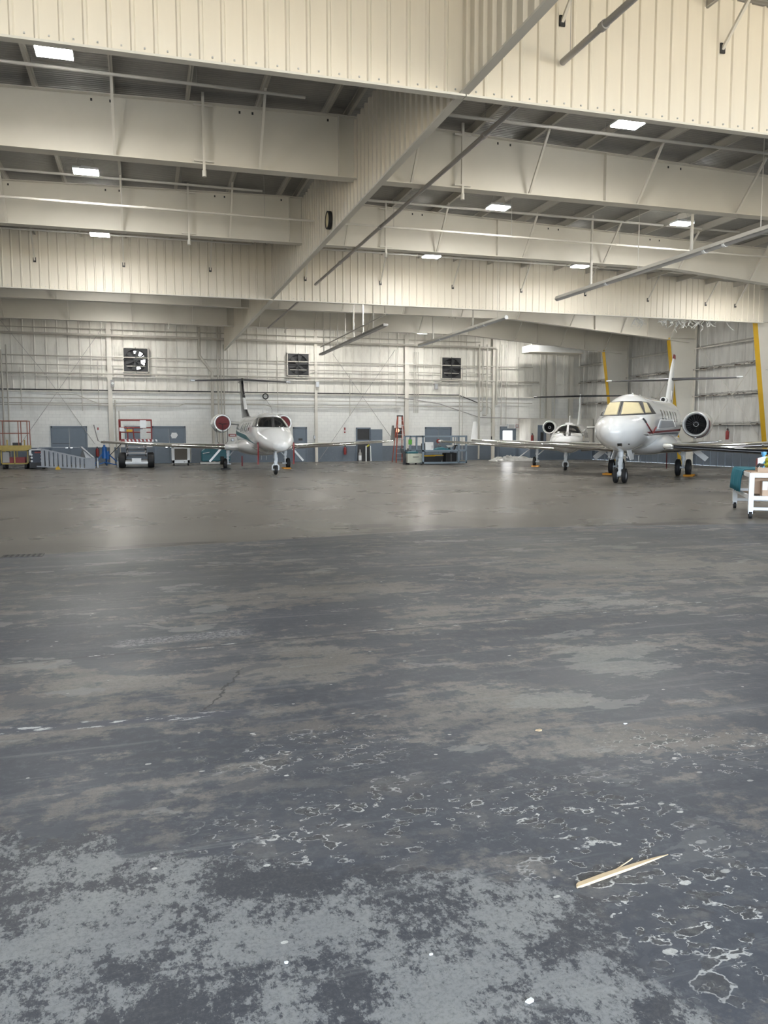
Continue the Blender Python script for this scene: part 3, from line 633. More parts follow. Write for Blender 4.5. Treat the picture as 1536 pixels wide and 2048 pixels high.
wbox('warning_sign', 'red strip sign on the wall below the covered engine of the left jet', 'sign', (457,868,473,873), .02, 'red', lambda t,W,H,d: MB().box(-W*.7,W*.7,-d-.004,-d,-H*.35,H*.35).build('white_line', K['white'], t))
wbox('dark_socket', 'black outlet on the wall under the red strip sign', 'outlet', (462,877,468,882), .08, 'black', cover)
wbox('wall_sign', 'small vertical red and white sign left of the scissor lift', 'sign', (194,852,198,865), .02, 'white', lambda t,W,H,d: MB().box(-W*.8,W*.8,-d-.004,-d,-H*.2,H*.55).build('red_field', K['red'], t))
wbox('wall_sign', 'small vertical red sign above the extinguisher beside the open blue door', 'sign', (688,855,691,866), .02, 'red', lambda t,W,H,d: MB().box(-W*.5,W*.5,-d-.004,-d,-H*.5,H*.1).build('pale_field', K['white'], t))
wbox('wall_sign', 'small red sign right of the narrow blue door', 'sign', (1071,866,1076,869), .02, 'red', lambda t,W,H,d: MB().box(-W*.6,W*.6,-d-.004,-d,-H*.2,H*.2).build('pale_line', K['white'], t))
t = thing('hose_coil', 'black coiled hose hung high on the wall above the left jet cockpit', 'hose', (wx(530,793), YW-.2, wp(530,793).z))
MB().tube([(math.cos(a*PI/8)*.17,-.02*a/16,math.sin(a*PI/8)*.17) for a in range(33)], .035, 6).build('coil', K['black'], t, True)
MB().tube([(0,0,-.17),(.3,.02,-.6),(.42,.02,-.85),(.42,.02,-1.4)], .014, 6).build('hose_tail', K['greypipe'], t, True)
def extinguisher(label, p):
    t = thing('fire_extinguisher', label, 'extinguisher', p)
    MB().lathe([(0,.0),(0,.085),(.02,.09),(.42,.09),(.48,.05),(.5,.03),(.54,.03),(.54,0)], (0,0,0), (0,0,1), 16).build('cylinder', K['red'], t, True)
    m = MB().box(-.02,.02,-.12,.05,.54,.57).box(-.015,.015,-.10,-.0,.60,.62).box(-.03,.03,-.03,.03,.52,.6); m.build('valve', K['dark'], t)
    MB().tube([(.03,0,.55),(.13,0,.45),(.12,0,.2),(.11,0,.08)], .014, 6).build('hose', K['black'], t, True)
    MB().box(-.03,.03,.05,.11,.1,.5).build('wall_bracket', K['greypipe'], t)
for px, yb2, lab, Yw in ((195,913,'red fire extinguisher on the wall beside the grey double door at left',YW-.12),(690,909,'red fire extinguisher on the blue wall band left of the open blue door',YW-.12),(1064,884,'red fire extinguisher in front of the narrow blue door by the small jet',50.88)):
    p = at(px, yb2, Y=Yw); extinguisher(lab, p)
p = at(1454, 879, X=30.75); extinguisher('red fire extinguisher on the right wall between the yellow-edged columns', p)
t = thing('column_lamp', 'dark box lamp fixed to the yellow edge of the column behind the big jet tail', 'lamp', at(1340,775,Y=FR['B']-.3))
MB().box(-.14,.12,-.1,.1,-.2,.2).build('housing', K['dark'], t, bevel=.02); MB().box(-.1,.08,-.13,-.1,-.14,.16).build('lens', K['greypipe'], t)
# small office box in the rear right corner
t = thing('office_enclosure', 'low white enclosure in the rear right corner behind the small jet', 'enclosure', (26.0, 51.0, 0))
MB().box(0,4.95,0,1.9,1.05,2.85).build('upper_wall', K['siding'], t); MB().box(-.01,4.95,-.01,1.9,0,1.05).build('lower_wall', K['bluegrey'], t)
MB().box(-.05,4.95,-.05,1.9,2.85,2.92).build('cap', K['steel'], t)
pd_ = MB().box(.55,1.2,-.06,-.005,0,2.45).build('door_leaf', K['bluegrey'], t)
MB().box(.75,.98,-.075,-.06,1.35,1.95).build('door_window', K['dark'], pd_)
for k, (a, b, c, mt) in enumerate(((1.55,1.75,2.2,'dark'),(1.55,1.72,1.85,'greypipe'),(1.95,2.05,2.1,'greypipe'),(2.15,2.3,2.4,'dark'))): MB().box(a,b,-.07,-.005,c-.25,c).build('panel_box', K[mt], t)
t = thing('white_duct', 'white box duct high in the rear right corner', 'duct', (25.45, 50.2, 7.45))
MB().box(0,4.1,0,1.2,0,.44).build('body', K['white'], t); MB().box(-.03,4.1,-.03,1.2,-.04,0).build('lip', K['steel'], t)
for k in (.4, 2.1, 3.8): MB().tube([(k,.6,.4),(k,.6,roof_z(25.45+k)-7.45)], .015, 6).build('hanger_rod', K['pipe'], t)
t = thing('beacon', 'small round orange lamp on the wall left of the orange ladder', 'lamp', (wx(793,861), YW-.2, wp(793,861).z))
MB().lathe([(0,.14),(-.08,.13),(-.12,0)], (0,0,0), (0,1,0), 16).build('lens', K['amber'], t, True); MB().box(-.18,.3,0,.12,-.5,.18).build('back_box', K['dark'], t)

# ---------------------------------------------------------------- aircraft
def hermite(st, y):
    i = 0
    while i < len(st)-2 and y > st[i+1][0]: i += 1
    a, b = st[i], st[i+1]; h = b[0]-a[0]; t = min(1, max(0, (y-a[0])/h)); out = []
    for k in range(1, len(a)):
        d = (b[k]-a[k])/h
        m0 = d if i == 0 else .5*(d+(a[k]-st[i-1][k])/(a[0]-st[i-1][0]))
        m1 = d if i == len(st)-2 else .5*(d+(st[i+2][k]-b[k])/(st[i+2][0]-b[0]))
        if i > 0 and d*(a[k]-st[i-1][k]) <= 0: m0 = 0
        if i < len(st)-2 and d*(st[i+2][k]-b[k]) <= 0: m1 = 0
        if i == 0 and k > 1: m0 = d*1.6
        out.append((2*t**3-3*t*t+1)*a[k]+(t**3-2*t*t+t)*h*m0+(-2*t**3+3*t*t)*b[k]+(t**3-t*t)*h*m1)
    return out
NSEG = 56
def ring(st, y):
    zc, hw, hu, hl = hermite(st, y); r = []
    for k in range(NSEG):
        a = 2*PI*k/NSEG; c, s = math.cos(a), math.sin(a); r.append(V((hw*s, y, zc+(hu if c > 0 else hl)*c)))
    return r
def fuselage_mb(st, n=110):
    y0, y1 = st[0][0], st[-1][0]; ys = []
    for i in range(n+1):
        u = i/n; ys.append(y0+(y1-y0)*(u**1.7))
    return MB().loft([ring(st, y) for y in ys])
class Skin:
    """lets panes and marks be laid on a fuselage skin"""
    def __init__(s, mb, root):
        bm = bmesh.new(); vs = [bm.verts.new(p) for p in mb.v]; [bm.faces.new([vs[i] for i in f]) for f in mb.f]
        bmesh.ops.recalc_face_normals(bm, faces=bm.faces[:]); s.t = BVHTree.FromBMesh(bm); bm.free()
        s.inv = (Matrix.Translation(root.location) @ Matrix.Rotation(root.rotation_euler.z, 4, 'Z')).inverted()
    def pix(s, x, y):
        o = s.inv @ CP; d = (s.inv.to_3x3() @ ray(x, y)).normalized(); return s.t.ray_cast(o, d)[:2]
    def side(s, x, y, z, sx):
        return s.t.ray_cast(V((sx*5, y, z)), V((-sx, 0, 0)))[:2]
    def pane(s, name, corners, m, parent, off=.01, n=10, mode='pix', sx=1, th=.008):
        tl, tr, br, bl = [V(c) for c in corners]; g = []
        for j in range(n+1):
            row = []
            for i in range(n+1):
                u, v = i/n, j/n; p = (tl*(1-u)+tr*u)*(1-v)+(bl*(1-u)+br*u)*v
                h = s.pix(p.x, p.y) if mode == 'pix' else s.side(0, p.x, p.y, sx)
                row.append((h[0]+h[1]*off, h[1]) if h[0] else None)
            g.append(row)
        mb = MB(); idx = {}
        for j in range(n+1):
            for i in range(n+1):
                if g[j][i]: idx[j,i] = len(mb.v); mb.v += [tuple(g[j][i][0])]
        top = len(mb.v)
        for j in range(n):
            for i in range(n):
                q = [(j,i),(j,i+1),(j+1,i+1),(j+1,i)]
                if all(k in idx for k in q):
                    ps = [g[a][b][0] for a, b in q]
                    if max((ps[a]-ps[b]).length for a in range(4) for b in range(a)) < 1.2: mb.f.append(tuple(idx[k] for k in q))
        if mb.f: 
            o = mb.build(name, m, parent, True, 80)
            md = o.modifiers.new('thickness', 'SOLIDIFY'); md.thickness = th; md.offset = -1
            return o
AF = [1,.9,.75,.6,.45,.3,.2,.12,.06,.025,.008,0]
def thick(u): return 5*(.2969*math.sqrt(u)-.126*u-.3516*u*u+.2843*u**3-.1015*u**4)
def wing_mb(secs, vert=False, lead=None, grow=0):
    rings = []
    for (x, y, z, c, t) in secs:
        us = AF if not lead else [u for u in (lead, lead*.75, lead*.5, lead*.25, lead*.12, lead*.04, 0)]
        up = [(u, thick(u)*t*1.15) for u in us]; lo = [(u, -thick(u)*t*.85) for u in reversed(us[:-1])]
        r = []
        for u, h in up+lo:
            s = 1+(grow/(c*.1) if grow else 0)
            yy = y+c*u-(grow if u < .5 else 0); hh = c*h*(1+(grow*6/c if grow else 0))+(grow if h > 0 else -grow if h < 0 else 0)
            r.append(V((x+hh, yy, z)) if vert else V((x, yy, z+hh)))
        rings.append(r)
    return MB().loft(rings)
def wheel(x, y, r, w, parent, mt='black'):
    t = MB().lathe([(-w*.32,r*.55),(-w*.5,r*.66),(-w*.5,r*.84),(-w*.36,r*.97),(-w*.15,r),(w*.15,r),(w*.36,r*.97),(w*.5,r*.84),(w*.5,r*.66),(w*.32,r*.55)], (x,y,r), (1,0,0), 28).build('tire', K['black'], parent, True)
    MB().lathe([(-w*.3,0),(-w*.34,r*.3),(-w*.3,r*.56),(w*.3,r*.56),(w*.34,r*.3),(w*.3,0)], (x,y,r), (1,0,0), 20).build('wheel_hub', K['gear'], t, True)
    return t
def gear_leg(name, root, x, y, ztop, r, twin, w, side=0, scale=1):
    g = MB(); s = scale
    g.tube([(x,y,ztop),(x,y,r*1.9)], .075*s, 12).tube([(x,y,r*2.0),(x,y,r*.9)], .045*s, 10)
    g.tube([(x,y,r*2.05),(x,y,r*1.85)], .095*s, 12).tube([(x,y,ztop-.15),(x,y,ztop-.32)], .10*s, 12)
    g.tube([(x-w*.9,y,r),(x+w*.9,y,r)], .045*s, 10)
    g.tube([(x,y+.06,r*1.95),(x,y+.24*s,r*1.5),(x,y+.03,r*1.05)], .026*s, 6)           # torque link
    g.tube([(x,y-.05,r*2.2),(x+(-side or 0)*.45,y+(.0 if side else .55),ztop)], .034*s, 8)  # drag brace
    g.cbox((x,y-.06,r*2.6),(.16*s,.10*s,.12*s)).cbox((x+.05,y-.07,r*3.1),(.08*s,.08*s,.2*s))
    if not twin and not side:                                                             # fork
        g.tube([(x-w*.95,y,r*.95),(x-w*.95,y,r*1.75),(x-w*.5,y,r*2.15),(x+w*.5,y,r*2.15),(x+w*.95,y,r*1.75),(x+w*.95,y,r*.95)], .035*s, 8)
    o = g.build(name, K['gear'], root, True)
    if twin:
        for q in (-1, 1): wheel(x+q*w*1.05, y, r, w, o)
    else: wheel(x+(side*w*.0 if not side else side*w*.9), y, r, w, o)
    return o
def nacelle(root, x, y, z, r, L, inner, sx, fus_x, cover=None, stripe=None):
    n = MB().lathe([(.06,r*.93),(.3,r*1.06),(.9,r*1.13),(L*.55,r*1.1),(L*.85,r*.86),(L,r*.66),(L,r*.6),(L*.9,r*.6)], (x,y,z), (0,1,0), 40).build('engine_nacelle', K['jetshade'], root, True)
    MB().lathe([(.35,inner*.96),(.10,inner),(.02,inner*1.04),(0,(inner+r)/2*1.01),(.02,r*.97),(.09,r*1.0),(.16,r*1.0)], (x,y,z), (0,1,0), 40).build('intake_lip', K['lip'], n, True, 60)
    if stripe: MB().lathe([(.22,r*1.055),(.34,r*1.085)], (x,y,z-.03), (0,1,0), 40).build('stripe', K['maroon'], n, True)
    if cover:
        MB().lathe([(-.03,0),(-.025,inner*.8),(.02,inner*.99),(.08,inner*.98)], (x,y,z), (0,1,0), 32).build('intake_cover', K[cover], n, True)
        if cover == 'maroon':
            m = MB().tube([(x-inner*.6,y-.05,z+.0),(x-inner*.1,y-.06,z-.06),(x+inner*.6,y-.05,z-.04)], .018, 6).tube([(x,y-.06,z-.05),(x,y-.06,z-inner*1.3),(x+.02,y-.04,z-1.35)], .016, 6)
            m.tube([(x-inner*.9,y-.03,z-inner*.8),(x-.28,y-.03,z-1.0),(x-.1,y-.03,z-1.25)], .014, 6).tube([(x+inner*.7,y-.03,z-inner*.8),(x+.25,y-.03,z-.95),(x+.08,y-.03,z-1.2)], .014, 6); m.build('cover_strap', K['black'], n)
    else:
        MB().lathe([(.52,0),(.52,inner)], (x,y,z), (0,1,0), 32).build('duct_back', K['black'], n)
        m = MB()
        for k in range(22):
            a = k*2*PI/22; u = V((math.cos(a),0,math.sin(a))); s = V((-math.sin(a),0,math.cos(a))); c = V((x,y,z))
            m.add([c+u*inner*.24+V((0,.36,0))-s*.01, c+u*inner*.95+V((0,.40,0))-s*.035, c+u*inner*.95+V((0,.48,0))+s*.02, c+u*inner*.24+V((0,.44,0))+s*.02], [(0,1,2,3)])
        fb_ = m.build('fan_blade', K['black'], n); fb_['label'] = 'dark fan blades'; md = fb_.modifiers.new('t','SOLIDIFY'); md.thickness = .006
        MB().lathe([(.24,0),(.27,inner*.1),(.34,inner*.2),(.45,inner*.26)], (x,y,z), (0,1,0), 20).build('spinner', K['black'], n, True)
        m = MB()
        for k in range(10): a = k*2*PI/10; m.cbox((x+math.cos(a)*inner*.22,y+.33,z+math.sin(a)*inner*.22),(.025,.02,.025))
        m.build('spinner_bolt', K['alu'], n)
    MB().lathe([(0,.05),(.05,.05)], (x,y+.25,z-r*1.02), (0,0,-1), 10, True).build('drain_mast', K['alu'], n)
    wing = [(fus_x*sx,y+.7,z-.02,L*.6,.12),(x-sx*r*.7,y+.75,z,L*.55,.12)]
    wing_mb(wing).build('pylon', K['jetshade'], n, True)
    return n
def chock(x, y, rz, label, mt='chock'):
    t = thing('wheel_chock', label, 'chock', (x, y, 0), rz)
    for s in (-1, 1): MB().prism([(-.2,s*.28-.06,0),(-.2,s*.28+.06,0),(-.2,s*.28+.025,.075),(-.2,s*.28-.025,.075)], (.4,0,0)).build('wedge', K[mt], t)
    MB().tube([(.22,-.2,.05),(.3,0,.02),(.22,.2,.05)], .012, 6).build('rope', K['black'], t, True)
def world(root, p): return Matrix.Translation(root.location) @ Matrix.Rotation(root.rotation_euler.z, 4, 'Z') @ V(p)
def streamer(label, p, L=.75, w=.06, rz=0):
    t = thing('cover_streamer', label, 'streamer', p, rz)
    MB().tube([(0,-.10,0),(0,.16,0)], .035, 8).build('probe_cover', K['maroon'], t, True)
    MB().prism([(-w/2,-.06,-.02),(w/2,-.06,-.02),(w*.5,-.09,-L*.5),(w*.4,-.05,-L),(-w*.6,-.05,-L),(-w*.5,-.09,-L*.5)], (0,.008,0)).build('ribbon', K['red'], t)

# --- big white jet on the right
A = math.radians(44)
h = thing('business_jet', 'largest white jet, on the right, with cream sunshades behind its windshield', 'airplane', (16.66,25.52,0), -A)
ST = [(-1.98,1.84,.01,.01,.01),(-1.88,1.85,.24,.20,.22),(-1.6,1.88,.46,.38,.45),(-1.15,1.95,.68,.48,.66),(-.6,2.02,.83,.50,.82),(-.3,2.06,.875,.52,.89),(.05,2.1,.91,.68,.95),(.45,2.15,.94,.87,1.0),(.9,2.19,.955,1.02,1.03),(1.6,2.22,.965,1.08,1.05),(3,2.23,.965,1.08,1.06),(8.6,2.23,.965,1.08,1.05),(10.2,2.35,.82,.98,.86),(11.6,2.58,.54,.70,.58),(12.9,2.82,.26,.36,.32),(13.6,2.92,.07,.1,.1)]
fm = fuselage_mb(ST); fu = fm.build('fuselage', K['jet'], h, True); sk = Skin(fm, h)
Z = lambda x, y: (1160+x/6.4, 700+y/6.4, 0)
sk.pane('windshield_surround', (Z(318,672),Z(548,655),Z(498,842),Z(222,848)), K['dark'], h, .006, 14)
sk.pane('windshield_surround', (Z(535,655),Z(790,655),Z(848,826),Z(495,842)), K['dark'], h, .006, 14)
sk.pane('windshield_surround', (Z(775,655),Z(878,672),Z(976,818),Z(830,826)), K['dark'], h, .006, 14)
for c in ((Z(366,680),Z(516,668),Z(474,828),Z(304,838)), (Z(560,668),Z(752,676),Z(815,810),Z(526,826)), (Z(806,672),Z(850,680),Z(912,803),Z(838,806))):
    o = sk.pane('windshield_pane', c, K['shade'], h, .014, 12)
    if o: o['label'] = 'windshield pane covered inside by a cream sunshade'
o = sk.pane('windshield_pane', (Z(300,702),Z(335,682),Z(274,838),Z(240,838)), K['glass'], h, .014, 10)
for k in range(6):                                                # cabin windows both sides
    y0 = 3.2+k*.82
    for sx in (1, -1): sk.pane('cabin_window', ((y0,2.74,0),(y0+.32,2.74,0),(y0+.32,2.32,0),(y0,2.32,0)), K['glass'], h, .006, 5, 'side', sx)
    
def hatch(sx):
    sk.pane('stripe', ((.05,1.86,0),(8.8,2.02,0),(8.8,1.93,0),(.6,1.80,0)), K['maroon'], h, .006, 24, 'side', sx)
    sk.pane('stripe', ((-.3,1.76,0),(8.8,1.90,0),(8.8,1.80,0),(.4,1.72,0)), K['charcoal'], h, .006, 24, 'side', sx)
hatch(1); hatch(-1)
sk.pane('door_rim', (Z(1025,888),Z(1195,892),Z(1226,985),Z(985,1015)), K['white'], h, .006, 8)
sk.pane('painted_reflection', (Z(1030,900),Z(1190,906),Z(1214,982),Z(1002,1002)), K['alustep'], h, .010, 8)  # grey pane and white rim paint a reflection on the polished door
sk.pane('landing_light', (Z(475,1195),Z(535,1192),Z(538,1228),Z(480,1232)), K['glass'], h, .006, 5)
sk.pane('radome_seam', (Z(615,1198),Z(635,1198),Z(635,1210),Z(615,1210)), K['dark'], h, .005, 3)
MB().lathe([(0,0),(.2,.34),(.9,.46),(3.2,.5),(5.6,.44),(6.3,.2),(6.4,0)], (0,2.9,1.32), (0,1,0), 32)
m = MB(); m.loft([[V((wd*math.sin(a), y, 1.42+dz*math.cos(a))) for a in [k*2*PI/32 for k in range(32)]] for y, wd, dz in ((2.6,.3,.18),(3.2,.85,.38),(4.0,1.12,.48),(6.0,1.16,.52),(8.4,1.05,.46),(9.4,.6,.3),(9.8,.2,.1))]); m.build('belly_fairing', K['jet'], h, True)
for sx, nm in ((1,'left'),(-1,'right')):
    secs = [(sx*.7,4.05,1.18,3.15,.14),(sx*2.2,4.55,1.23,2.6,.13),(sx*5.2,5.55,1.36,1.9,.12),(sx*8.3,6.45,1.50,1.1,.11)]
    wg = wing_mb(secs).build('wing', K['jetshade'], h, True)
    wing_mb(secs, lead=.10, grow=.006).build('leading_edge', K['chrome'], wg, True)
    MB().loft([[V((sx*8.3+sx*ox, 6.45+oy, 1.50+oz)), V((sx*8.3+sx*ox-.02, 6.45+oy+cc*.4, 1.50+oz)), V((sx*8.3+sx*ox, 6.45+oy+cc, 1.50+oz)), V((sx*8.3+sx*ox+.04, 6.45+oy+cc*.4, 1.50+oz))] for ox, oy, oz, cc, o2 in ((-.02,0,-.02,1.05,0),(.10,.15,.05,.92,0),(.17,.4,.25,.78,0),(.22,.8,.92,.5,0))]).build('winglet', K['jet'], wg, True)
    MB().lathe([(-.02,0),(.0,.05),(.2,.06)], (sx*4.5,5.3,1.36), (0,1,0), 12).build('stall_sensor', K['chrome'], wg, True)
    nacelle(h, sx*1.66, 7.9, 2.22, .55, 3.0, .46, sx, .75, None, True)
    gear_leg('main_gear', h, sx*1.4, 6.41, 1.25, .36, True, .20, sx, 1.0)
    MB().bar((sx*1.75,6.2,1.2),(sx*2.35,6.25,.72),.22,.03,(0,1,0)).build('gear_door', K['jet'], h)
    MB().prism([(sx*.22,-.1,1.2),(sx*.22,.75,1.2),(sx*.34,.7,.85),(sx*.34,-.05,.85)], (sx*.02,0,0)).build('nose_gear_door', K['jet'], h)
g = gear_leg('nose_gear', h, 0, 0, 1.3, .275, True, .15, 0, 1.0)
MB().lathe([(0,0),(.02,.09),(.10,.1),(.14,0)], (0,-.16,.36), (0,1,0), 16).build('taxi_light', K['white'], g, True)
MB().box(-.05,.05,-.14,-.05,.4,.9).build('steering_unit', K['gear'], g)
fn = [(0,10.3,3.1,2.7,.10),(0,11.3,4.2,2.0,.10),(0,12.0,5.05,1.55,.09),(0,12.6,5.55,1.05,.08)]
f1 = wing_mb(fn, True).build('tail_fin', K['jet'], h, True)
wing_mb([(0,12.6,5.55,1.05,.08),(0,12.85,5.78,.75,.06)], True).build('fin_tip', K['maroon'], f1, True)
MB().prism([(.13,11.15,3.38),(.13,11.75,3.38),(.11,12.1,3.95),(.11,11.6,3.95)], (.008,0,0)).build('dark_emblem', K['charcoal'], f1)
for q in (0,.22): MB().bar((.142,11.32+q,3.45),(.122,11.6+q,3.9),.012,.05,(0,1,0)).build('pale_stroke', K['white'], f1)
MB().bar((.142,11.54,3.45),(.126,11.75,3.9),.012,.04,(0,1,0)).build('pale_stroke', K['white'], f1)
for sx in (1,-1):
    sc = [(0,11.75,4.47,1.55,.10),(sx*1.6,12.2,4.49,1.15,.10),(sx*3.05,12.65,4.52,.8,.09)]
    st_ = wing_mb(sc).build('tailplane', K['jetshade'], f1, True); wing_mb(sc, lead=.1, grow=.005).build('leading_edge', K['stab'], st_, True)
    MB().cbox((sx*3.1,12.75,4.54),(.28,.45,.07)).build('elevator_horn', K['jet'], st_, bevel=.02)
MB().tube([(0,9.7,3.40),(0,10.5,3.40)], .13, 16, False).build('dorsal_intake', K['jet'], h, True).modifiers.new('t','SOLIDIFY').thickness = .03
MB().lathe([(0,0),(0,.11)], (0,9.85,3.4), (0,1,0), 14).build('intake_duct', K['black'], h)
for y, z, L in ((2.4,1.06,.22),(1.2,1.1,.18),(3.6,.92,.25)): MB().prism([(0,y,z),(0,y+.28,z),(0,y+.2,z-L),(0,y+.08,z-L)], (.015,0,0)).build('blade_antenna', K['jet'], h)
for y in (1.8, 3.4, 6.0): MB().prism([(0,y,3.28),(0,y+.3,3.28),(0,y+.26,3.36),(0,y+.12,3.36)], (.015,0,0)).build('blade_antenna', K['jet'], h)
pts = [sk.pix(*Z(x_, y_)[:2]) for x_, y_ in ((800,882),(818,900),(840,932),(862,965),(884,1000),(906,1035),(925,1065),(938,1040),(955,1005),(968,985))]
pts = [a[0]+a[1]*.025 for a in pts if a[0]]
if len(pts) > 4:
    t = thing('cover_streamer', 'red strap lying diagonally on the nose of the big right jet', 'streamer', world(h, pts[0]), -A)
    MB().tube([p-pts[0] for p in pts[2:]], .022, 6).build('ribbon', K['red'], t, True); MB().tube([p-pts[0] for p in pts[:3]], .035, 8).build('probe_cover', K['dark'], t, True)
p = world(h, (1.7,6.41-.35,0)); chock(*world(h,(1.66,6.30,0))[:2], -A, 'yellow chock at the big right jet main wheels below its open engine')
chock(*world(h,(-1.72,6.30,0))[:2], -A, 'yellow chock at the main gear left of the nose wheels, big right jet')
t = thing('hanging_strap', 'dark red strap hanging under the big right jet near a yellow column foot', 'strap', (*world(h,(.55,7.6,0))[:2], 0))
MB().bar((0,0,.25),(0,0,1.05),.05,.012).build('ribbon', K['maroon'], t)

# --- jet on the left
ph = thing('business_jet', 'white jet at left with black tail, maroon engine covers and dark upright wingtips', 'airplane', (5.66,36.0,0), 0)
ST = [(-1.85,1.28,.01,.01,.01),(-1.75,1.28,.20,.15,.15),(-1.4,1.32,.42,.30,.26),(-.9,1.42,.62,.42,.38),(-.3,1.54,.78,.52,.54),(.15,1.62,.84,.56,.64),(.55,1.68,.86,.78,.72),(1.0,1.74,.875,.95,.80),(1.6,1.78,.88,1.02,.86),(2.6,1.8,.88,1.03,.90),(7.4,1.8,.88,1.03,.9),(9.2,1.95,.72,.88,.72),(11,2.2,.42,.55,.46),(12.6,2.42,.2,.26,.24),(13.4,2.5,.05,.08,.08)]
fm = fuselage_mb(ST); fm.build('fuselage', K['jet'], ph, True); sk = Skin(fm, ph)
Z = lambda x, y: (400+x/6.98, 740+y/6.98, 0)
sk.pane('windshield_surround', (Z(806,662),Z(1022,652),Z(1028,800),Z(770,800)), K['dark'], ph, .005, 12)
sk.pane('windshield_surround', (Z(1010,652),Z(1132,660),Z(1232,802),Z(1024,800)), K['dark'], ph, .005, 12)
sk.pane('windshield_pane', (Z(818,668),Z(1000,656),Z(1004,795),Z(782,795)), K['glass'], ph, .008, 12)
sk.pane('windshield_pane', (Z(1032,656),Z(1128,664),Z(1226,798),Z(1050,797)), K['glass'], ph, .008, 12)
sk.pane('windshield_pane', (Z(770,682),Z(806,668),Z(768,790),Z(722,790)), K['glass'], ph, .008, 10)
for k in range(5):
    for sx in (1,-1): sk.pane('cabin_window', ((2.6+k*.78,2.36,0),(2.92+k*.78,2.36,0),(2.92+k*.78,1.96,0),(2.6+k*.78,1.96,0)), K['glass'], ph, .006, 5, 'side', sx)
for sx in (1,-1):
    sk.pane('stripe', ((3.6,1.78,0),(8.6,2.05,0),(8.6,1.85,0),(1.2,1.38,0)), K['tealp'], ph, .006, 20, 'side', sx)
    sk.pane('stripe', ((5.5,2.0,0),(8.8,2.3,0),(8.8,2.14,0),(3.0,1.86,0)), K['alu'], ph, .007, 20, 'side', sx)
    sk.pane('lower_band', ((2.2,1.2,0),(9.0,1.45,0),(9.0,1.38,0),(2.2,1.12,0)), K['alu'], ph, .006, 20, 'side', sx)
m = MB(); m.loft([[V((wd*math.sin(a), y, 1.22+dz*math.cos(a))) for a in [k*2*PI/32 for k in range(32)]] for y, wd, dz in ((2.5,.2,.15),(3.2,.8,.38),(4.0,1.1,.46),(6.5,1.15,.5),(8.2,.9,.42),(9.3,.3,.2))]); m.build('belly_fairing', K['jet'], ph, True)
for sx in (1,-1):
    secs = [(sx*.8,5.2,1.13,2.5,.15),(sx*1.6,5.45,1.16,2.2,.14),(sx*4.6,6.25,1.27,1.55,.13),(sx*7.75,7.05,1.43,1.0,.12)]
    wg = wing_mb(secs).build('wing', K['jetshade'], ph, True); wing_mb(secs[1:], lead=.11, grow=.006).build('leading_edge', K['chrome'], wg, True)
    MB().loft([[V((sx*(1.0+.0),4.95,1.14+.0)), V((sx*1.0,5.3,1.36)), V((sx*1.0,7.6,1.2)), V((sx*1.0,5.3,.98))],[V((sx*1.72,5.3,1.17)), V((sx*1.72,5.55,1.31)), V((sx*1.72,7.6,1.18)), V((sx*1.72,5.55,1.03))]]).build('wing_root_fairing', K['jet'], wg, True, 80)
    MB().loft([[V((sx*a,y,z)), V((sx*a-.02,y+c*.4,z)), V((sx*a,y+c,z)), V((sx*a+.035,y+c*.4,z))] for a,y,z,c in ((7.74,7.05,1.40,1.0),(7.92,7.2,1.5,.9),(8.0,7.5,1.75,.75),(8.14,8.1,2.32,.42))]).build('winglet', K['charcoal'], wg, True)
    nacelle(ph, sx*1.63, 7.4, 2.42, .46, 2.7, .36, sx, .65, 'maroon')
    gear_leg('main_gear', ph, sx*1.5, 6.25, 1.15, .29, False, .17, sx, .9)
    MB().bar((sx*1.85,6.1,1.1),(sx*2.45,6.1,.42),.10,.03,(0,1,0)).build('gear_door', K['jet'], ph)
    streamer('red ribbon hanging on the '+('right' if sx > 0 else 'left')+' side of the left jet nose', world(ph, (sx*.82 if sx < 0 else .80,-.15 if sx > 0 else -.3,1.42)), .95, .07)
gear_leg('nose_gear', ph, 0, 0, 1.05, .22, False, .15, 0, .9)
fn = [(0,8.9,2.6,3.4,.09),(0,10.6,3.3,2.3,.10),(0,11.6,4.3,1.8,.10),(0,12.2,5.12,1.4,.10)]
f1 = wing_mb(fn, True).build('tail_fin', K['charcoal'], ph, True); f1['label'] = 'charcoal tail fin'
wing_mb([(0,10.45,3.25,2.3,.10),(0,11.25,3.95,1.95,.10)], True, lead=.10, grow=.008).build('white_leading_edge', K['jet'], f1, True)
wing_mb([(0,11.26,3.97,1.95,.10),(0,12.2,5.1,1.4,.10)], True, lead=.10, grow=.012).build('black_leading_edge', K['blackgloss'], f1, True)
MB().lathe([(-.1,0),(.1,.10),(1.6,.12),(2.0,0)], (0,11.9,5.03), (0,1,0), 16).build('tail_bullet', K['charcoal'], f1, True)
for sx in (1,-1):
    sc = [(0,11.9,5.03,1.4,.10),(sx*2.7,12.6,4.98,.75,.10)]
    st_ = wing_mb(sc).build('tailplane', K['jetshade'], f1, True); wing_mb(sc, lead=.1, grow=.005).build('leading_edge', K['stab'], st_, True)
    MB().cbox((sx*2.82,12.8,4.99),(.26,.5,.09)).build('elevator_horn', K['alu'], st_, bevel=.02)
for y, hh in ((2.2,.10),(3.6,.32),(5.0,.12)): MB().prism([(0,y,2.8),(0,y+.25,2.8),(0,y+.22,2.82+hh),(0,y+.14,2.82+hh)], (.012,0,0)).build('blade_antenna', K['jet'], ph)
for y, z, L in ((2.8,.78,.2),(4.5,.74,.2)): MB().prism([(0,y,z),(0,y+.28,z),(0,y+.2,z-L),(0,y+.08,z-L)], (.015,0,0)).build('blade_antenna', K['jet'], ph)
chock(*world(ph,(1.55,6.2,0))[:2], 0, 'orange chock at the right main wheel of the left jet')
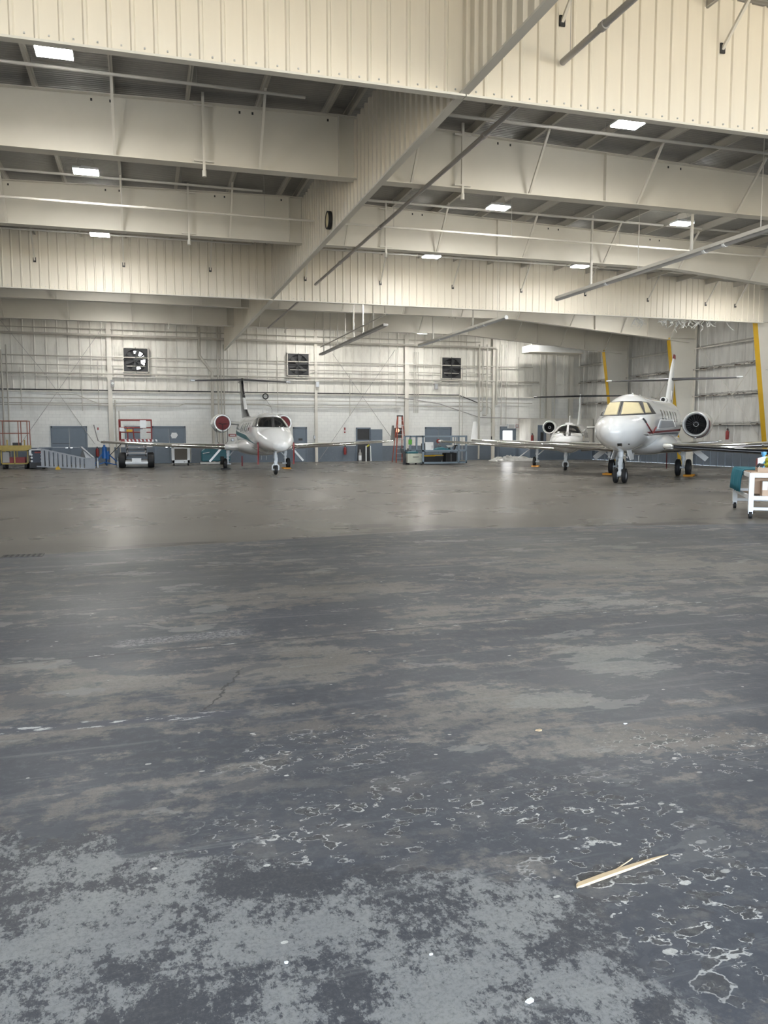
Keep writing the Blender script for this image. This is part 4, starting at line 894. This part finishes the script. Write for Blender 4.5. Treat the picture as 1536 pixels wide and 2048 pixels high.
chock(*world(ph,(-1.65,6.2,0))[:2], 0, 'chock darkened for shade at the left-hand main wheel of the left jet', 'dark')  # dark material paints the shade on this chock
t = thing('hanging_strap', 'dull red strap hanging under the left jet near its wing root', 'strap', (*world(ph,(-.88,5.3,0))[:2], 0)); MB().bar((0,0,.2),(0,0,.72),.07,.012).build('ribbon', K['maroon'], t)

# --- smaller jet behind the big one
A = math.radians(34)
def small_jet(label, loc, rz, lead='chrome', black=False, pix=True):
    c = thing('business_jet', label, 'airplane', loc, rz)
    ST = [(-1.75,1.42,.01,.01,.01),(-1.66,1.42,.24,.17,.17),(-1.3,1.44,.48,.30,.32),(-.8,1.47,.66,.36,.46),(-.2,1.5,.76,.38,.58),(.15,1.52,.785,.44,.64),(.6,1.54,.80,.62,.69),(1.05,1.56,.80,.75,.73),(1.8,1.57,.80,.78,.75),(6.6,1.57,.80,.78,.75),(8.2,1.72,.66,.68,.6),(10,1.98,.36,.42,.36),(11.4,2.15,.08,.1,.1)]
    fm = fuselage_mb(ST, 90); fm.build('fuselage', K['jet'], c, True); sk = Skin(fm, c)
    if pix:
        Z = lambda x, y: (980+x/6.4, 760+y/6.4, 0)
        sk.pane('windshield_pane', (Z(905,592),Z(988,578),Z(972,714),Z(800,698)), K['glass'], c, .008, 12)
        sk.pane('windshield_pane', (Z(1012,578),Z(1112,586),Z(1204,700),Z(1002,714)), K['glass'], c, .008, 12)
        for q in ((Z(812,690),Z(938,680),Z(944,716),Z(798,722)), (Z(1034,680),Z(1180,690),Z(1192,722),Z(1034,716))):
            sk.pane('windshield_fairing', q, K['jet'], c, .03, 8, th=.03)
    for sx in (1,-1):
        for k in range(5): sk.pane('cabin_window', ((2.2+k*.7,1.95,0),(2.5+k*.7,1.95,0),(2.5+k*.7,1.62,0),(2.2+k*.7,1.62,0)), K['glass'], c, .006, 4, 'side', sx)
        secs = [(sx*.5,4.0,.98,2.1,.14),(sx*3.4,4.25,1.15,1.6,.13),(sx*7.45,4.65,1.39,1.0,.12)]
        wg = wing_mb(secs).build('wing', K['jetshade'], c, True); wing_mb(secs, lead=.12, grow=.008).build('leading_edge', K[lead], wg, True)
        MB().lathe([(-.35,0),(-.2,.07),(.5,.09),(1.0,0)], (sx*7.55,4.8,1.41), (0,1,0), 14).build('wingtip_light', K['jet'], wg, True)
        nacelle(c, sx*1.48, 6.4, 2.2, .38, 2.1, .30, sx, .6, 'black' if sx > 0 and not black else None)
        gear_leg('main_gear', c, sx*1.95, 4.7, 1.0, .27, False, .15, sx, .85)
        MB().bar((sx*2.3,4.5,1.0),(sx*2.95,4.5,.5),.05,.03,(0,1,0)).build('gear_door', K['jet'], c)
    gear_leg('nose_gear', c, 0, 0, .95, .21, False, .14, 0, .85)
    fn = [(0,8.3,2.1,2.6,.09),(0,9.5,3.2,1.7,.10),(0,10.1,4.25,1.25,.10)]
    f1 = wing_mb(fn, True).build('tail_fin', K['jet'], c, True)
    for sx in (1,-1):
        sc = [(0,10.0,4.12,1.25,.10),(sx*2.85,10.4,4.12,.75,.10)]
        st_ = wing_mb(sc).build('tailplane', K['jetshade'], f1, True); wing_mb(sc, lead=.12, grow=.006).build('leading_edge', K['blackgloss'], st_, True)
    MB().tube([(0,2.2,2.3),(0,2.25,2.75)], .02, 6).build('antenna', K['jet'], c); MB().lathe([(0,.22),(.05,.18),(.07,0)], (0,1.7,2.33), (0,0,1), 14).build('beacon_base', K['jet'], c, True)
    for y in (.6,1.0,2.6): MB().prism([(0,y,.86),(0,y+.2,.86),(0,y+.16,.68),(0,y+.08,.68)], (.012,0,0)).build('blade_antenna', K['jet'], c)
    return c
cj = small_jet('smaller white jet with straight wing and open left engine, parked behind the big right jet', (20.06,35.53,0), -A)
chock(*world(cj,(-2.0,4.6,0))[:2], -A, 'orange chock at the small jet main wheel beneath its long wing')
A2 = math.radians(24)
tip = V((15.55,20.3,0)); loc = tip-(Matrix.Rotation(-A2,3,'Z') @ V((-7.05,4.6,0)))
small_jet('airplane outside the right edge, only its black-edged wing reaching in above the white cart', tuple(loc), -A2, 'blackgloss', True, False)

# ---------------------------------------------------------------- white work cart at the right edge
p0, p1 = at(1500,1037,Z=0), at(1469,1016,Z=0); d = (p1-p0); cA = math.atan2(d.x, d.y); L = d.length
ct = thing('work_cart', 'white painted steel work cart cut off by the right edge of the picture', 'cart', (p0.x,p0.y,0), -cA)
def cy(m, x, y, z0, z1, s=.09): return m.box(x-s/2,x+s/2,y-s/2,y+s/2,z0,z1)
W = 1.5
for x in (.0, W):
    for y in (0, L):
        cy(MB(), x, y, .16, .96, .10).build('leg', K['white'], ct, bevel=.006)
        c = MB().lathe([(-.03,.04),(-.03,.075),(.03,.075),(.03,.04)], (x,y,.076), (1,0,0), 18, True).build('caster', K['black'], ct, True)
        MB().box(x-.045,x+.045,y-.03,y+.03,.10,.16).build('caster_fork', K['alu'], c)
m = MB()
for z0, z1 in ((.86,.96),(.39,.48),(.18,.24)):
    m.box(0,W,-.045,.045,z0,z1).box(0,W,L-.045,L+.045,z0,z1)
m.box(-.04,.04,0,L,.86,.96).box(-.02,.02,0,L,.39,.48); m.build('rail', K['white'], ct, bevel=.005)
MB().box(-.02,W,-.02,L+.02,.955,.975).build('top_board', K['card'], ct); MB().box(0,W,0,L,.40,.42).build('shelf_board', K['card'], ct)
MB().box(.1,W,.35,.38,.5,.86).build('back_panel', K['card'], ct)
# teal blanket over the far end
t = tag(None or bpy.data.objects.new('moving_blanket', None), 'teal cloth draped over the far end of the white cart', 'blanket'); COL.objects.link(t); t.location = ct.location; t.rotation_euler = ct.rotation_euler
m = MB(); rows = []
prof = [(-.12,.50),(-.11,.63),(-.10,.8),(-.07,.95),(-.03,.992),(.1,.995),(.3,.99),(.55,.99)]
N = 22
for i in range(N+1):
    y = L*.36+i/N*(L*.68); fold = .018*math.sin(i*1.3)+.012*math.sin(i*2.9)
    rows.append([V((x+(fold if x < 0 else 0), y, z+(.05*math.sin(i*.7)-.02*i/N if z < .5 else 0))) for x, z in prof])
m.loft(rows, False, False); o = m.build('drape', K['teal'], t, True, 80); o.modifiers.new('t','SOLIDIFY').thickness = .012
# box on the shelf
bx_ = thing('cardboard_box', 'cardboard carton with pale blue diamond label on the cart shelf', 'box', world(ct,(.22,.05,.42)), -cA)
MB().box(0,.62,0,.3,0,.36).build('carton', K['card'], bx_, bevel=.004); MB().prism([(.16,-.004,.17),(.31,-.004,.30),(.46,-.004,.17),(.31,-.004,.05)], (0,.004,0)).build('diamond_label', paint('pale_blue_label', (.48,.70,.82), .6), bx_)
MB().box(.0,.10,-.003,.0,.18,.36).build('tape', K['white'], bx_)
bt = thing('white_tray', 'white folded cardboard tray on the cart top beside the yellow hose', 'tray', world(ct,(.12,.12,.975)), -cA)
MB().prism([(0,0,.06),(.20,0,.32),(.12,0,.32),(.0,0,.29)], (0,.02,0)).build('flap', K['white'], bt); MB().box(0,.9,-.05,.3,0,.09).build('base', K['card'], bt); MB().box(-.012,.0,.0,.18,.1,.28).build('red_side', K['red'], bt)
sp = thing('spray_cap', 'light blue cap sticking up behind the white tray on the cart', 'cap', world(ct,(.24,.2,.975)), -cA)
MB().lathe([(0,.03),(.34,.03),(.36,.05),(.42,.055),(.42,0)], (0,0,0), (0,0,1), 14).build('bottle', paint('light_blue_plastic', (.15,.45,.75), .4), sp, True)
hs = thing('air_hose', 'coiled yellow hose heaped on the cart top', 'hose', world(ct,(.52,.1,1.065)), -cA)
m = MB(); pts = []
for i in range(160): a = i*2*PI/26; r = .26+.03*math.sin(i*.37); pts.append((math.cos(a)*r, math.sin(a)*r*.7+.1, .03+i*.0013+.02*math.sin(i*.9)))
m.tube(pts, .02, 7).build('coil', K['yhose'], hs, True)
MB().tube([(-.3,-.05,.05),(-.38,-.08,.07),(-.42,-.05,.02)], .03, 8).build('fitting', K['dark'], hs, True)

# ---------------------------------------------------------------- equipment along the back wall
def base(px, py): return at(px, py, Z=0)
# yellow stand with rail cage at the far left
def stand(label, x, y, w_, brown=True):
    t = thing('platform_stand', label, 'stand', (x, y, 0)); h_ = w_/2
    m = MB()
    for z in (.25, .95): m.box(-h_,h_,-.5,-.44,z,z+.07).box(-h_,h_,.44,.5,z,z+.07).box(-h_,-h_+.06,-.5,.5,z,z+.07).box(h_-.06,h_,-.5,.5,z,z+.07)
    for q in (-h_+.03, 0, h_-.03): m.box(q-.03,q+.03,-.5,-.44,.25,1.0).box(q-.03,q+.03,.44,.5,.25,1.0)
    m.build('frame', K['tan'], t)
    MB().box(-h_-.04,h_+.04,-.55,.55,1.0,1.25).build('deck', K['tan'], t)
    MB().box(-h_+.1,h_-.2,-.3,.3,.32,.62).build('toolbox', K['red'], t); MB().box(-h_+.08,-h_+.4,-.4,.2,.34,.9).build('tank', K['greypipe'], t)
    m = MB()
    for z in (1.9, 2.55): m.tube([(-h_,-.5,z),(h_,-.5,z),(h_,.5,z),(-h_,.5,z),(-h_,-.5,z)], .025, 6)
    for q in (-h_, h_*.35, h_): m.tube([(q,-.5,1.25),(q,-.5,2.55)], .025, 6).tube([(q,.5,1.25),(q,.5,2.55)], .025, 6)
    m.build('guard_rail', K['rustp'], t)
    for q in (-h_+.15, h_-.15):
        for s in (-.4, .4): MB().lathe([(-.06,.06),(-.06,.14),(.06,.14),(.06,.06)], (q,s,.14), (1,0,0), 16, True).build('wheel', K['black'], t, True)
    MB().box(-.1,.3,-.3,.1,1.25,1.4).build('black_box', K['dark'], t)
    for q in (-.35, .5): MB().box(q-.03,q+.03,-.4,-.34,1.25,1.55).build('stub_post', K['tan'], t)
K['rustp'] = paint('rusty_red_brown_paint', (.33,.13,.09), .6, var=.3, sc=8)
stand('yellow platform stand with rusty red guard rail at the far left', -6.62, 46.9, 1.35)
stand('second yellow stand, mostly cut off by the left picture edge', -8.25, 46.6, 1.6)
# tug
t = thing('tow_tug', 'dark tug with white nose and round lamps behind the fallen aluminium steps', 'vehicle', (-5.5, 46.2, 0))
MB().box(-.34,.34,0,1.4,.18,.98).build('body', K['navy'], t, bevel=.05)
m = MB().box(-.38,-.26,-.04,.0,.72,1.05).box(-.38,.34,-.04,.4,.98,1.05).box(.28,.36,-.04,.0,.6,1.0); m.build('white_trim', K['white'], t, bevel=.02)
for z in (.42, .60, .76):
    for x in (-.26, .24): MB().lathe([(-.05,0),(-.04,.055),(0,.06)], (x,0,z), (0,1,0), 12).build('lamp', K['white'], t, True)
MB().box(-.36,.36,-.08,.0,.05,.34).build('bumper', K['dark'], t)
for x in (-.3,.3):
    for y in (.2,1.1): MB().lathe([(-.08,.06),(-.08,.2),(.08,.2),(.08,.06)], (x,y,.2), (1,0,0), 18, True).build('wheel', K['black'], t, True)
MB().box(-.1,.25,-.045,-.04,.84,.92).build('red_stripe', K['red'], t)
# aluminium steps lying on their side
x0, x1 = at(78,938,Y=45.0).x, at(190,938,Y=45.0).x; Ls = x1-x0
t = thing('boarding_steps', 'aluminium steps lying on their side on the floor at left', 'steps', (x0, 45.0, 0))
zt = lambda s: 1.12-.55*s/(Ls*.80)
m = MB().bar((-.1,0,.18),(Ls*.82,0,.04),.08,.06); m.build('lower_stringer', K['alustep'], t)
m = MB().bar((-.05,0,1.12),(Ls*.82,0,.57),.08,.07); m.build('upper_stringer', K['alustep'], t)
for i in range(10):
    s = .12+i*(Ls*.78)/10; MB().box(s,s+.15,-.02,.22,.17-.14*s/Ls,zt(s)).build('tread', K['alustep'], t)
m = MB(); m.box(Ls*.82,Ls,-.05,.0,.02,.60)
for k in range(6): m.box(Ls*.82+.03+k*.09,Ls*.82+.07+k*.09,-.07,-.05,.03,.58)
m.box(Ls*.82,Ls,-.07,-.05,.56,.60); m.build('platform_panel', K['alustep'], t)
MB().bar((Ls*.98,0,.6),(Ls*.74,.9,1.16),.12,.05).build('platform_edge', K['alustep'], t); MB().bar((Ls*.74,.9,1.14),(.0,.3,1.16),.04,.03).build('handrail', K['alustep'], t)
MB().prism([(Ls*.84,0,.58),(Ls*.98,0,.58),(Ls*.76,.9,1.12),(Ls*.72,.9,.62)], (0,.02,0)).build('platform_side', K['alustep'], t)
t = thing('yellow_block', 'small yellow block on the floor against the aluminium steps', 'block', (*base(116,939)[:2],0)); MB().prism([(-.12,-.1,0),(.14,-.1,0),(.1,-.1,.1),(0,-.1,.17),(-.09,-.1,.1)], (0,.18,0)).build('block', K['yellow'], t)
# blue tripod jack
t = thing('aircraft_jack', 'blue tripod aircraft jack under the left wingtip', 'jack', (*base(210,935)[:2],0))
MB().tube([(0,0,.5),(0,0,1.15)], [.16,.12], 14).tube([(0,0,1.1),(0,0,1.25)], .06, 12).build('body', K['blue'], t, True); MB().tube([(0,0,1.2),(0,0,1.52)], .03, 8).build('ram', K['alu'], t)
MB().tube([(.18,0,.45),(.18,0,.9)], .08, 12).build('side_cylinder', K['blue'], t, True)
for x, y in ((-.62,-.2),(.95,-.25),(.1,.7)): 
    MB().bar((0,0,.95),(x*.9,y*.9,.12),.07,.05).bar((0,0,.3),(x*.85,y*.85,.1),.05,.05).build('leg', K['blue'], t)
for x, y in ((-.36,-.3),(.70,-.3)):
    MB().lathe([(0,.07),(.05,.075),(.32,.075),(.36,.03),(.55,.03),(.55,0)], (x,y,0), (0,0,1), 14).build('hydraulic_bottle', K['alu'], t, True)
MB().bar((.3,0,.7),(.95,-.1,1.35),.04,.04).build('pump_handle', K['dark'], t)
# scissor lift
px0, px1 = at(238,936,Y=45.7).x, at(309,936,Y=45.7).x; cx = (px0+px1)/2; hw = (px1-px0)/2
t = thing('scissor_lift', 'scissor lift with red guard rails and black wheels in front of the blue grey doors', 'lift', (cx, 45.8, 0))
MB().box(-hw*.62,hw*.62,0,2.2,.18,.42).build('chassis', K['greypipe'], t); m = MB().box(-hw*.64,hw*.64,-.12,.0,.24,.34).box(-hw*.26,hw*.26,-.13,-.02,.3,.54); m.build('front_step', K['white'], t)
for s in (-1, 1):
    for y in (.25, 1.9):
        w1 = MB().lathe([(-.17,.2),(-.17,.37),(-.13,.41),(.13,.41),(.17,.37),(.17,.2)], (s*(hw-.17),y,.41), (1,0,0), 24, True).build('wheel', K['black'], t, True)
for k in range(5):
    z = .62+k*.16; m = MB()
    for s in (-1, 1): m.bar((s*hw*.55,.0,z),(s*hw*.55,2.1,z+.14),.05,.09).bar((s*hw*.5,.0,z+.14),(s*hw*.5,2.1,z),.05,.09)
    m.bar((-hw*.5,.0,z+.04),(hw*.5,.0,z+.04),.07,.07); m.build('scissor_arm', K['greypipe'] if k % 2 else K['dark'], t)
m = MB().box(-hw*.85,hw*.9,-.1,2.3,1.42,1.58); m.build('platform', K['red'], t); 
m = MB()
for k in range(9): m.prism([(-hw*.6+k*.2,-.105,1.44),(-hw*.5+k*.2,-.105,1.44),(-hw*.55+k*.2,-.105,1.56),(-hw*.65+k*.2,-.105,1.56)], (0,.004,0))
m.build('hazard_stripe', K['white'], t)
m = MB()
for z in (1.95, 2.2, 2.62): m.tube([(-hw*.92,-.1,z),(hw*.9,-.1,z),(hw*.9,2.3,z),(-hw*.92,2.3,z),(-hw*.92,-.1,z)], .026, 6)
for x in (-hw*.92, hw*.9):
    for y in (-.1, 1.1, 2.3): m.tube([(x,y,1.5),(x,y,2.62)], .026, 6)
m.tube([(-hw*.45,-.1,1.5),(-hw*.45,-.1,2.2)], .03, 6).tube([(-hw*.1,-.1,1.5),(-hw*.15,-.1,2.2)], .03, 6)
m.build('guard_rail', K['red'], t, True)
MB().box(hw*.25,hw*.6,-.14,-.12,2.18,2.60).build('paper_sheet', K['white'], t); MB().box(hw*.25,hw*.6,-.14,-.12,1.58,2.1).build('paper_sheet', K['plastic'], t)
MB().box(-hw*.52,-hw*.18,-.15,-.13,1.98,2.1).build('yellow_sign', K['yellow'], t); MB().box(-hw*.9,-hw*.66,-.18,0,2.0,2.2).build('control_box', K['white'], t)
# air cooler
p = base(362,931); t = thing('air_cooler', 'white box air cooler on casters with dark grille in front of the grey double door', 'cooler', (p.x,p.y,0))
m = MB(); m.box(-.52,-.36,-.3,.3,.14,1.12).box(.36,.52,-.3,.3,.14,1.12).box(-.52,.52,-.3,.3,.14,.34).box(-.52,.52,-.3,.3,1.0,1.12).box(-.5,.5,.0,.3,.2,1.1); m.build('case', K['white'], t, bevel=.02)
K['grille'] = paint('brown_grille', (.12,.105,.09), .7)
MB().box(-.36,.36,-.26,-.2,.34,1.0).build('grille', K['grille'], t); MB().box(.15,.25,-.31,-.3,.2,.24).build('badge', K['dark'], t)
MB().tube([(.56,0,.2),(.58,0,1.1)], .03, 8).build('water_pipe', K['pipe'], t)
for x in (-.4,.42):
    for y in (-.22,.22): MB().lathe([(-.025,.03),(-.025,.07),(.025,.07),(.025,.03)], (x,y,.07), (1,0,0), 14, True).build('caster', K['black'], t, True)
# teal machine behind the left jet gear
p = base(432,929); t = thing('floor_sweeper', 'teal machine with black wheel partly hidden behind the left jet main gear', 'machine', (p.x,p.y-.3,0))
MB().prism([(-.85,0,.2),(.85,0,.2),(.85,0,.95),(.3,0,1.1),(-.6,0,1.02),(-.85,0,.8)], (0,.9,0)).build('body', K['tealp'], t, bevel=.05); MB().box(-.95,.2,-.05,.1,.04,.16).build('skirt', K['pipe'], t)
MB().bar((-.8,-.02,.68),(-.4,-.02,.76),.05,.04).build('white_stripe', K['white'], t); MB().lathe([(-.1,.1),(-.1,.25),(.1,.25),(.1,.1)], (.35,-.02,.25), (1,0,0), 18, True).build('wheel', K['black'], t, True)
# orange ladder
p = base(800,924); t = thing('step_ladder', 'tall orange step ladder against the post on the back wall', 'ladder', (at(803,924,Y=49.0).x, 49.0, 0)); H = at(803,832,Y=49.0).z
for s in (-1, 1):
    MB().bar((s*.36,0,0),(s*.15,.30,H),.05,.09).build('rail', K['oran'] if 'oran' in K else K.setdefault('oran', paint('orange_fibreglass', (.42,.075,.035), .5)), t)
    MB().bar((s*.34,.95,0),(s*.15,.38,H),.04,.05).build('rear_rail', K['oran'], t)
for k in range(9): f_ = (k+1)/10; MB().box(-.36+.21*f_,.36-.21*f_,.30*f_-.05,.30*f_+.04,H*f_-.015,H*f_+.015).build('step', K['alu'], t)
MB().box(-.18,.18,.25,.45,H-.02,H+.05).build('top_cap', K['dark'], t)
MB().prism([(.28,-.2,0),(.75,-.25,0),(.7,-.2,.55),(.5,-.2,.85),(.34,-.2,.5)], (0,.25,0)); 
t = thing('bundle_stand', 'dark bundle leaning between the orange ladder foot and the cream box', 'bundle', (*base(811,929)[:2],0))
m = MB()
for k in range(9): a = random.uniform(-.25,.25); m.tube([(a,random.uniform(-.1,.1),0),(a*.4+random.uniform(-.12,.12),0,.45),(random.uniform(-.3,.3),.05,random.uniform(.6,1.0))], .05, 6)
m.build('dark_rods', K['dark'], t, True)
# grey workbench frame
Yb = 45.2; bx0, bx1 = at(846,926,Y=Yb).x, at(932,926,Y=Yb).x
t = thing('steel_bench', 'blue grey steel frame bench with upper shelf left of the white plastic heap', 'bench', (bx0, Yb, 0)); W = bx1-bx0; D = 1.2
for x in (0, W*.82, W):
    for y in (0, D): MB().box(x-.05,x+.05,y-.05,y+.05,.06,1.72).build('post', K['benchgrey'], t)
xl = -.75
for x in (xl, xl+.35): MB().box(x-.05,x+.05,D-.05,D+.05,.06,1.72).build('post', K['benchgrey'], t)
m = MB()
for z in (.06,.78,1.64): m.box(-.05,W+.05,-.05,.05,z,z+.1).box(xl,W+.05,D-.05,D+.05,z,z+.1).box(-.05,.05,0,D,z,z+.1).box(W-.05,W+.05,0,D,z,z+.1)
m.build('rail', K['benchgrey'], t); MB().box(0,W,0,D,.80,.84).build('middle_shelf', K['benchgrey'], t); MB().box(0,W,0,D,.10,.13).build('bottom_shelf', K['benchgrey'], t)
for x in (W*.83,W*.9,W*.95): MB().box(x-.025,x+.025,D-.02,D+.02,.9,1.66).build('slat', K['benchgrey'], t)
def on(name, label, cat, x, y, z): return thing(name, label, cat, (bx0+x, Yb+y, z))
t = on('white_carton', 'white square carton on the middle shelf of the steel bench', 'box', .34, .25, .84); MB().box(-.17,.34,-.2,.25,0,.50).build('carton', K['white'], t, bevel=.01); MB().box(.24,.27,-.205,-.2,.12,.3).build('mark', K['dark'], t); MB().box(-.3,-.17,-.1,.2,0,.42).build('dark_side', K['dark'], t)
t = on('blue_tarp', 'crumpled blue cloth on the middle shelf right of the white carton', 'cloth', 1.15, .5, .84)
m = MB(); m.loft([[V((x, .3*math.cos(a), max(0,(.08+.12*math.sin(x*4+1)**2)*(math.sin(a)+.2)))) for a in [k*2*PI/14 for k in range(14)]] for x in (-.4,-.2,0,.25,.5,.7)]); m.build('cloth', K['tealp'], t, True)
t = on('tripod_arm', 'black angled stand on the bench shelf above the black bin', 'stand', 1.85, .3, .84); MB().bar((-.1,0,.02),(-.05,0,.25),.06,.06).bar((.25,0,.0),(.35,0,.3),.07,.07).bar((-.25,0,.30),(.5,0,.3),.06,.08).build('arm', K['black'], t); MB().prism([(-.3,-.05,.32),(.3,-.05,.34),(.1,-.05,.2),(-.15,-.05,.18)], (0,.2,0)).build('pale_plate', K['plastic'], t)
t = on('tote_bin', 'long black tote with yellow lid on the lower shelf', 'bin', .65, .4, .13); MB().prism([(-.58,-.3,0),(.55,-.3,0),(.68,-.3,.36),(-.62,-.3,.36)], (0,.6,0)).build('tub', K['black'], t); m = MB().box(-.64,.15,-.33,.33,.36,.42).box(.1,.7,-.3,.33,.40,.44); m.build('lid', K['yellow'], t)
t = on('black_bin', 'square black bin at the right end of the lower shelf', 'bin', 1.85, .4, .13); MB().box(-.36,.36,-.3,.3,0,.55).build('tub', K['black'], t, bevel=.02); MB().box(-.02,.0,-.305,-.3,.05,.5).build('seam', K['greypipe'], t)
t = thing('cream_case', 'cream metal box on small wheels at the left foot of the steel bench', 'case', (*base(829,929)[:2],0)); MB().box(-.5,.5,-.2,.3,.1,.66).build('case', K['shade2'] if 'shade2' in K else K.setdefault('shade2', paint('pale_green_cream', (.55,.57,.48), .5)), t, bevel=.015)
MB().box(-.17,.2,-.21,-.2,.44,.48).build('badge', K['dark'], t)
for x in (-.4,.05,.4): MB().lathe([(-.03,.03),(-.03,.06),(.03,.06),(.03,.03)], (x,-.1,.06), (1,0,0), 12, True).build('wheel', K['black'], t, True)
t = thing('blue_bag', 'blue folded bag lying on top of the cream box', 'bag', (base(829,929).x-.1, base(829,929).y+.05, .66)); MB().box(-.42,.3,-.18,.2,0,.12).build('bag', K['tealp'], t, bevel=.04)
t = on('green_tag', 'small green sheet hanging on the bench end post', 'tag', -.45, 1.12, 1.2); MB().box(-.1,.12,-.02,0,0,.3).build('sheet', paint('green_sheet', (.12,.42,.06), .6), t)
t = on('red_ornament', 'small red round object hung under the top rail of the bench', 'reel', 1.4, 1.1, 1.4); MB().lathe([(0,0),(0,.13),(.06,.13),(.06,0)], (0,0,0), (0,1,0), 16).build('disc', K['red'], t)
# white plastic heap
t = thing('plastic_heap', 'crumpled heap of white plastic sheeting on the floor near the bright door', 'heap', (wx(1000,921)-.2, 50.2, 0))
m = MB(); N = 30; rows = []
for i in range(N+1):
    u = i/N; x = -1.75+3.6*u; env = math.sin(PI*min(1,max(0,u)))**.5; r = []
    for k in range(15):
        v = k/14; hgt = .46*env*math.sin(PI*v)**.7*(.65+.35*math.sin(i*1.1+k*.8)*math.cos(k*1.7+i*.4))*(1.15-.5*u); r.append(V((x+.05*math.sin(k*2+i), -.5+1.0*v+.05*math.sin(i*1.9), max(0,hgt))))
    rows.append(r)
m.loft(rows, False, False).build('sheet', K['plastic'], t, True, 80)
t = thing('white_pole', 'white upright tube leaning inside the open blue doorway', 'pole', (wx(732,905), 52.45, 0))
MB().tube([(-.12,0,0),(-.12,0,1.05)], .045, 8).tube([(.22,0,0),(.18,0,1.05)], .045, 8).build('tube', K['white'], t); MB().tube([(-.05,0,1.0),(.1,-.02,1.12)], .06, 6).build('lime_cloth', K['yhose'], t)
t = thing('gas_bottle', 'grey bottle standing in the open blue doorway', 'bottle', (wx(717,915), 52.5, 0)); MB().lathe([(0,0),(0,.11),(.55,.11),(.66,.05),(.8,.05),(.8,0)], (0,0,0), (0,0,1), 14).build('bottle', K['greypipe'], t, True); MB().lathe([(.1,.112),(.4,.112)], (0,0,0), (0,0,1), 14).build('paper_label', K['white'], t, True)
# wood stick and chips on the floor
a, b = at(1155,1774,Z=0), at(1336,1710,Z=0)
t = thing('wood_stick', 'pale splintered wood stick lying on the worn floor at lower right', 'stick', a); d = b-a; n = d.cross(V((0,0,1))).normalized()
MB().loft([[d*s+n*wd*i+V((0,0,zz)) for i, zz in ((-.5,.002),(.5,.002),(.45,hh),(-.4,hh))] for s, wd, hh in ((0,.018,.008),(.02,.026,.011),(.3,.026,.013),(.6,.022,.011),(.85,.012,.008),(1,.003,.003))]).build('shaft', K['wood'], t)
MB().tube([d*.42+n*-.012+V((0,0,.006)), d*.62+n*-.03+V((0,0,.012)), d*.68+n*-.045+V((0,0,.006))], .0025, 5).build('splinter', K['wood'], t)
MB().bar(d*-.02+n*.006+V((0,0,.005)), d*.06+n*.010+V((0,0,.006)), .006, .006).build('splinter', K['wood'], t)
for i, (px, py, r, lab) in enumerate(((1078,1461,.022,'small pale wood chip on the floor right of centre'),(1250,1448,.010,'tiny pale fleck on the floor right of the wood chip'),(862,1910,.007,'tiny white speck on the floor at bottom right of centre'),(572,1926,.008,'tiny white speck on the floor at bottom centre-left'),(1060,1955+48,.014,'small white paint flake on the floor at the bottom right'),(1433,798+130,.05,'small white scrap on the floor between the big jet and the cart'))):
    p = at(px, py, Z=0); m = MB(); k = 6; m.prism([(math.cos(j*2*PI/k)*r*random.uniform(.8,1.6), math.sin(j*2*PI/k)*r*random.uniform(.5,1), .001) for j in range(k)], (0,0,.004)); o = m.build('floor_chip', K['wood'] if i == 0 else K['white']); o.location = p; tag(o, lab, 'debris')
t = thing('floor_drain', 'dark rectangular floor drain cover at the left edge by the coating line', 'drain', (-1.75,12.62,0)); MB().box(-.28,.28,-.16,.16,.0,.006).build('cover', K['dark'], t); m = MB()
for k in range(7): m.box(-.24+k*.075,-.21+k*.075,-.13,.13,.006,.010)
m.build('slot', K['black'], t)
bpy.context.view_layer.update()
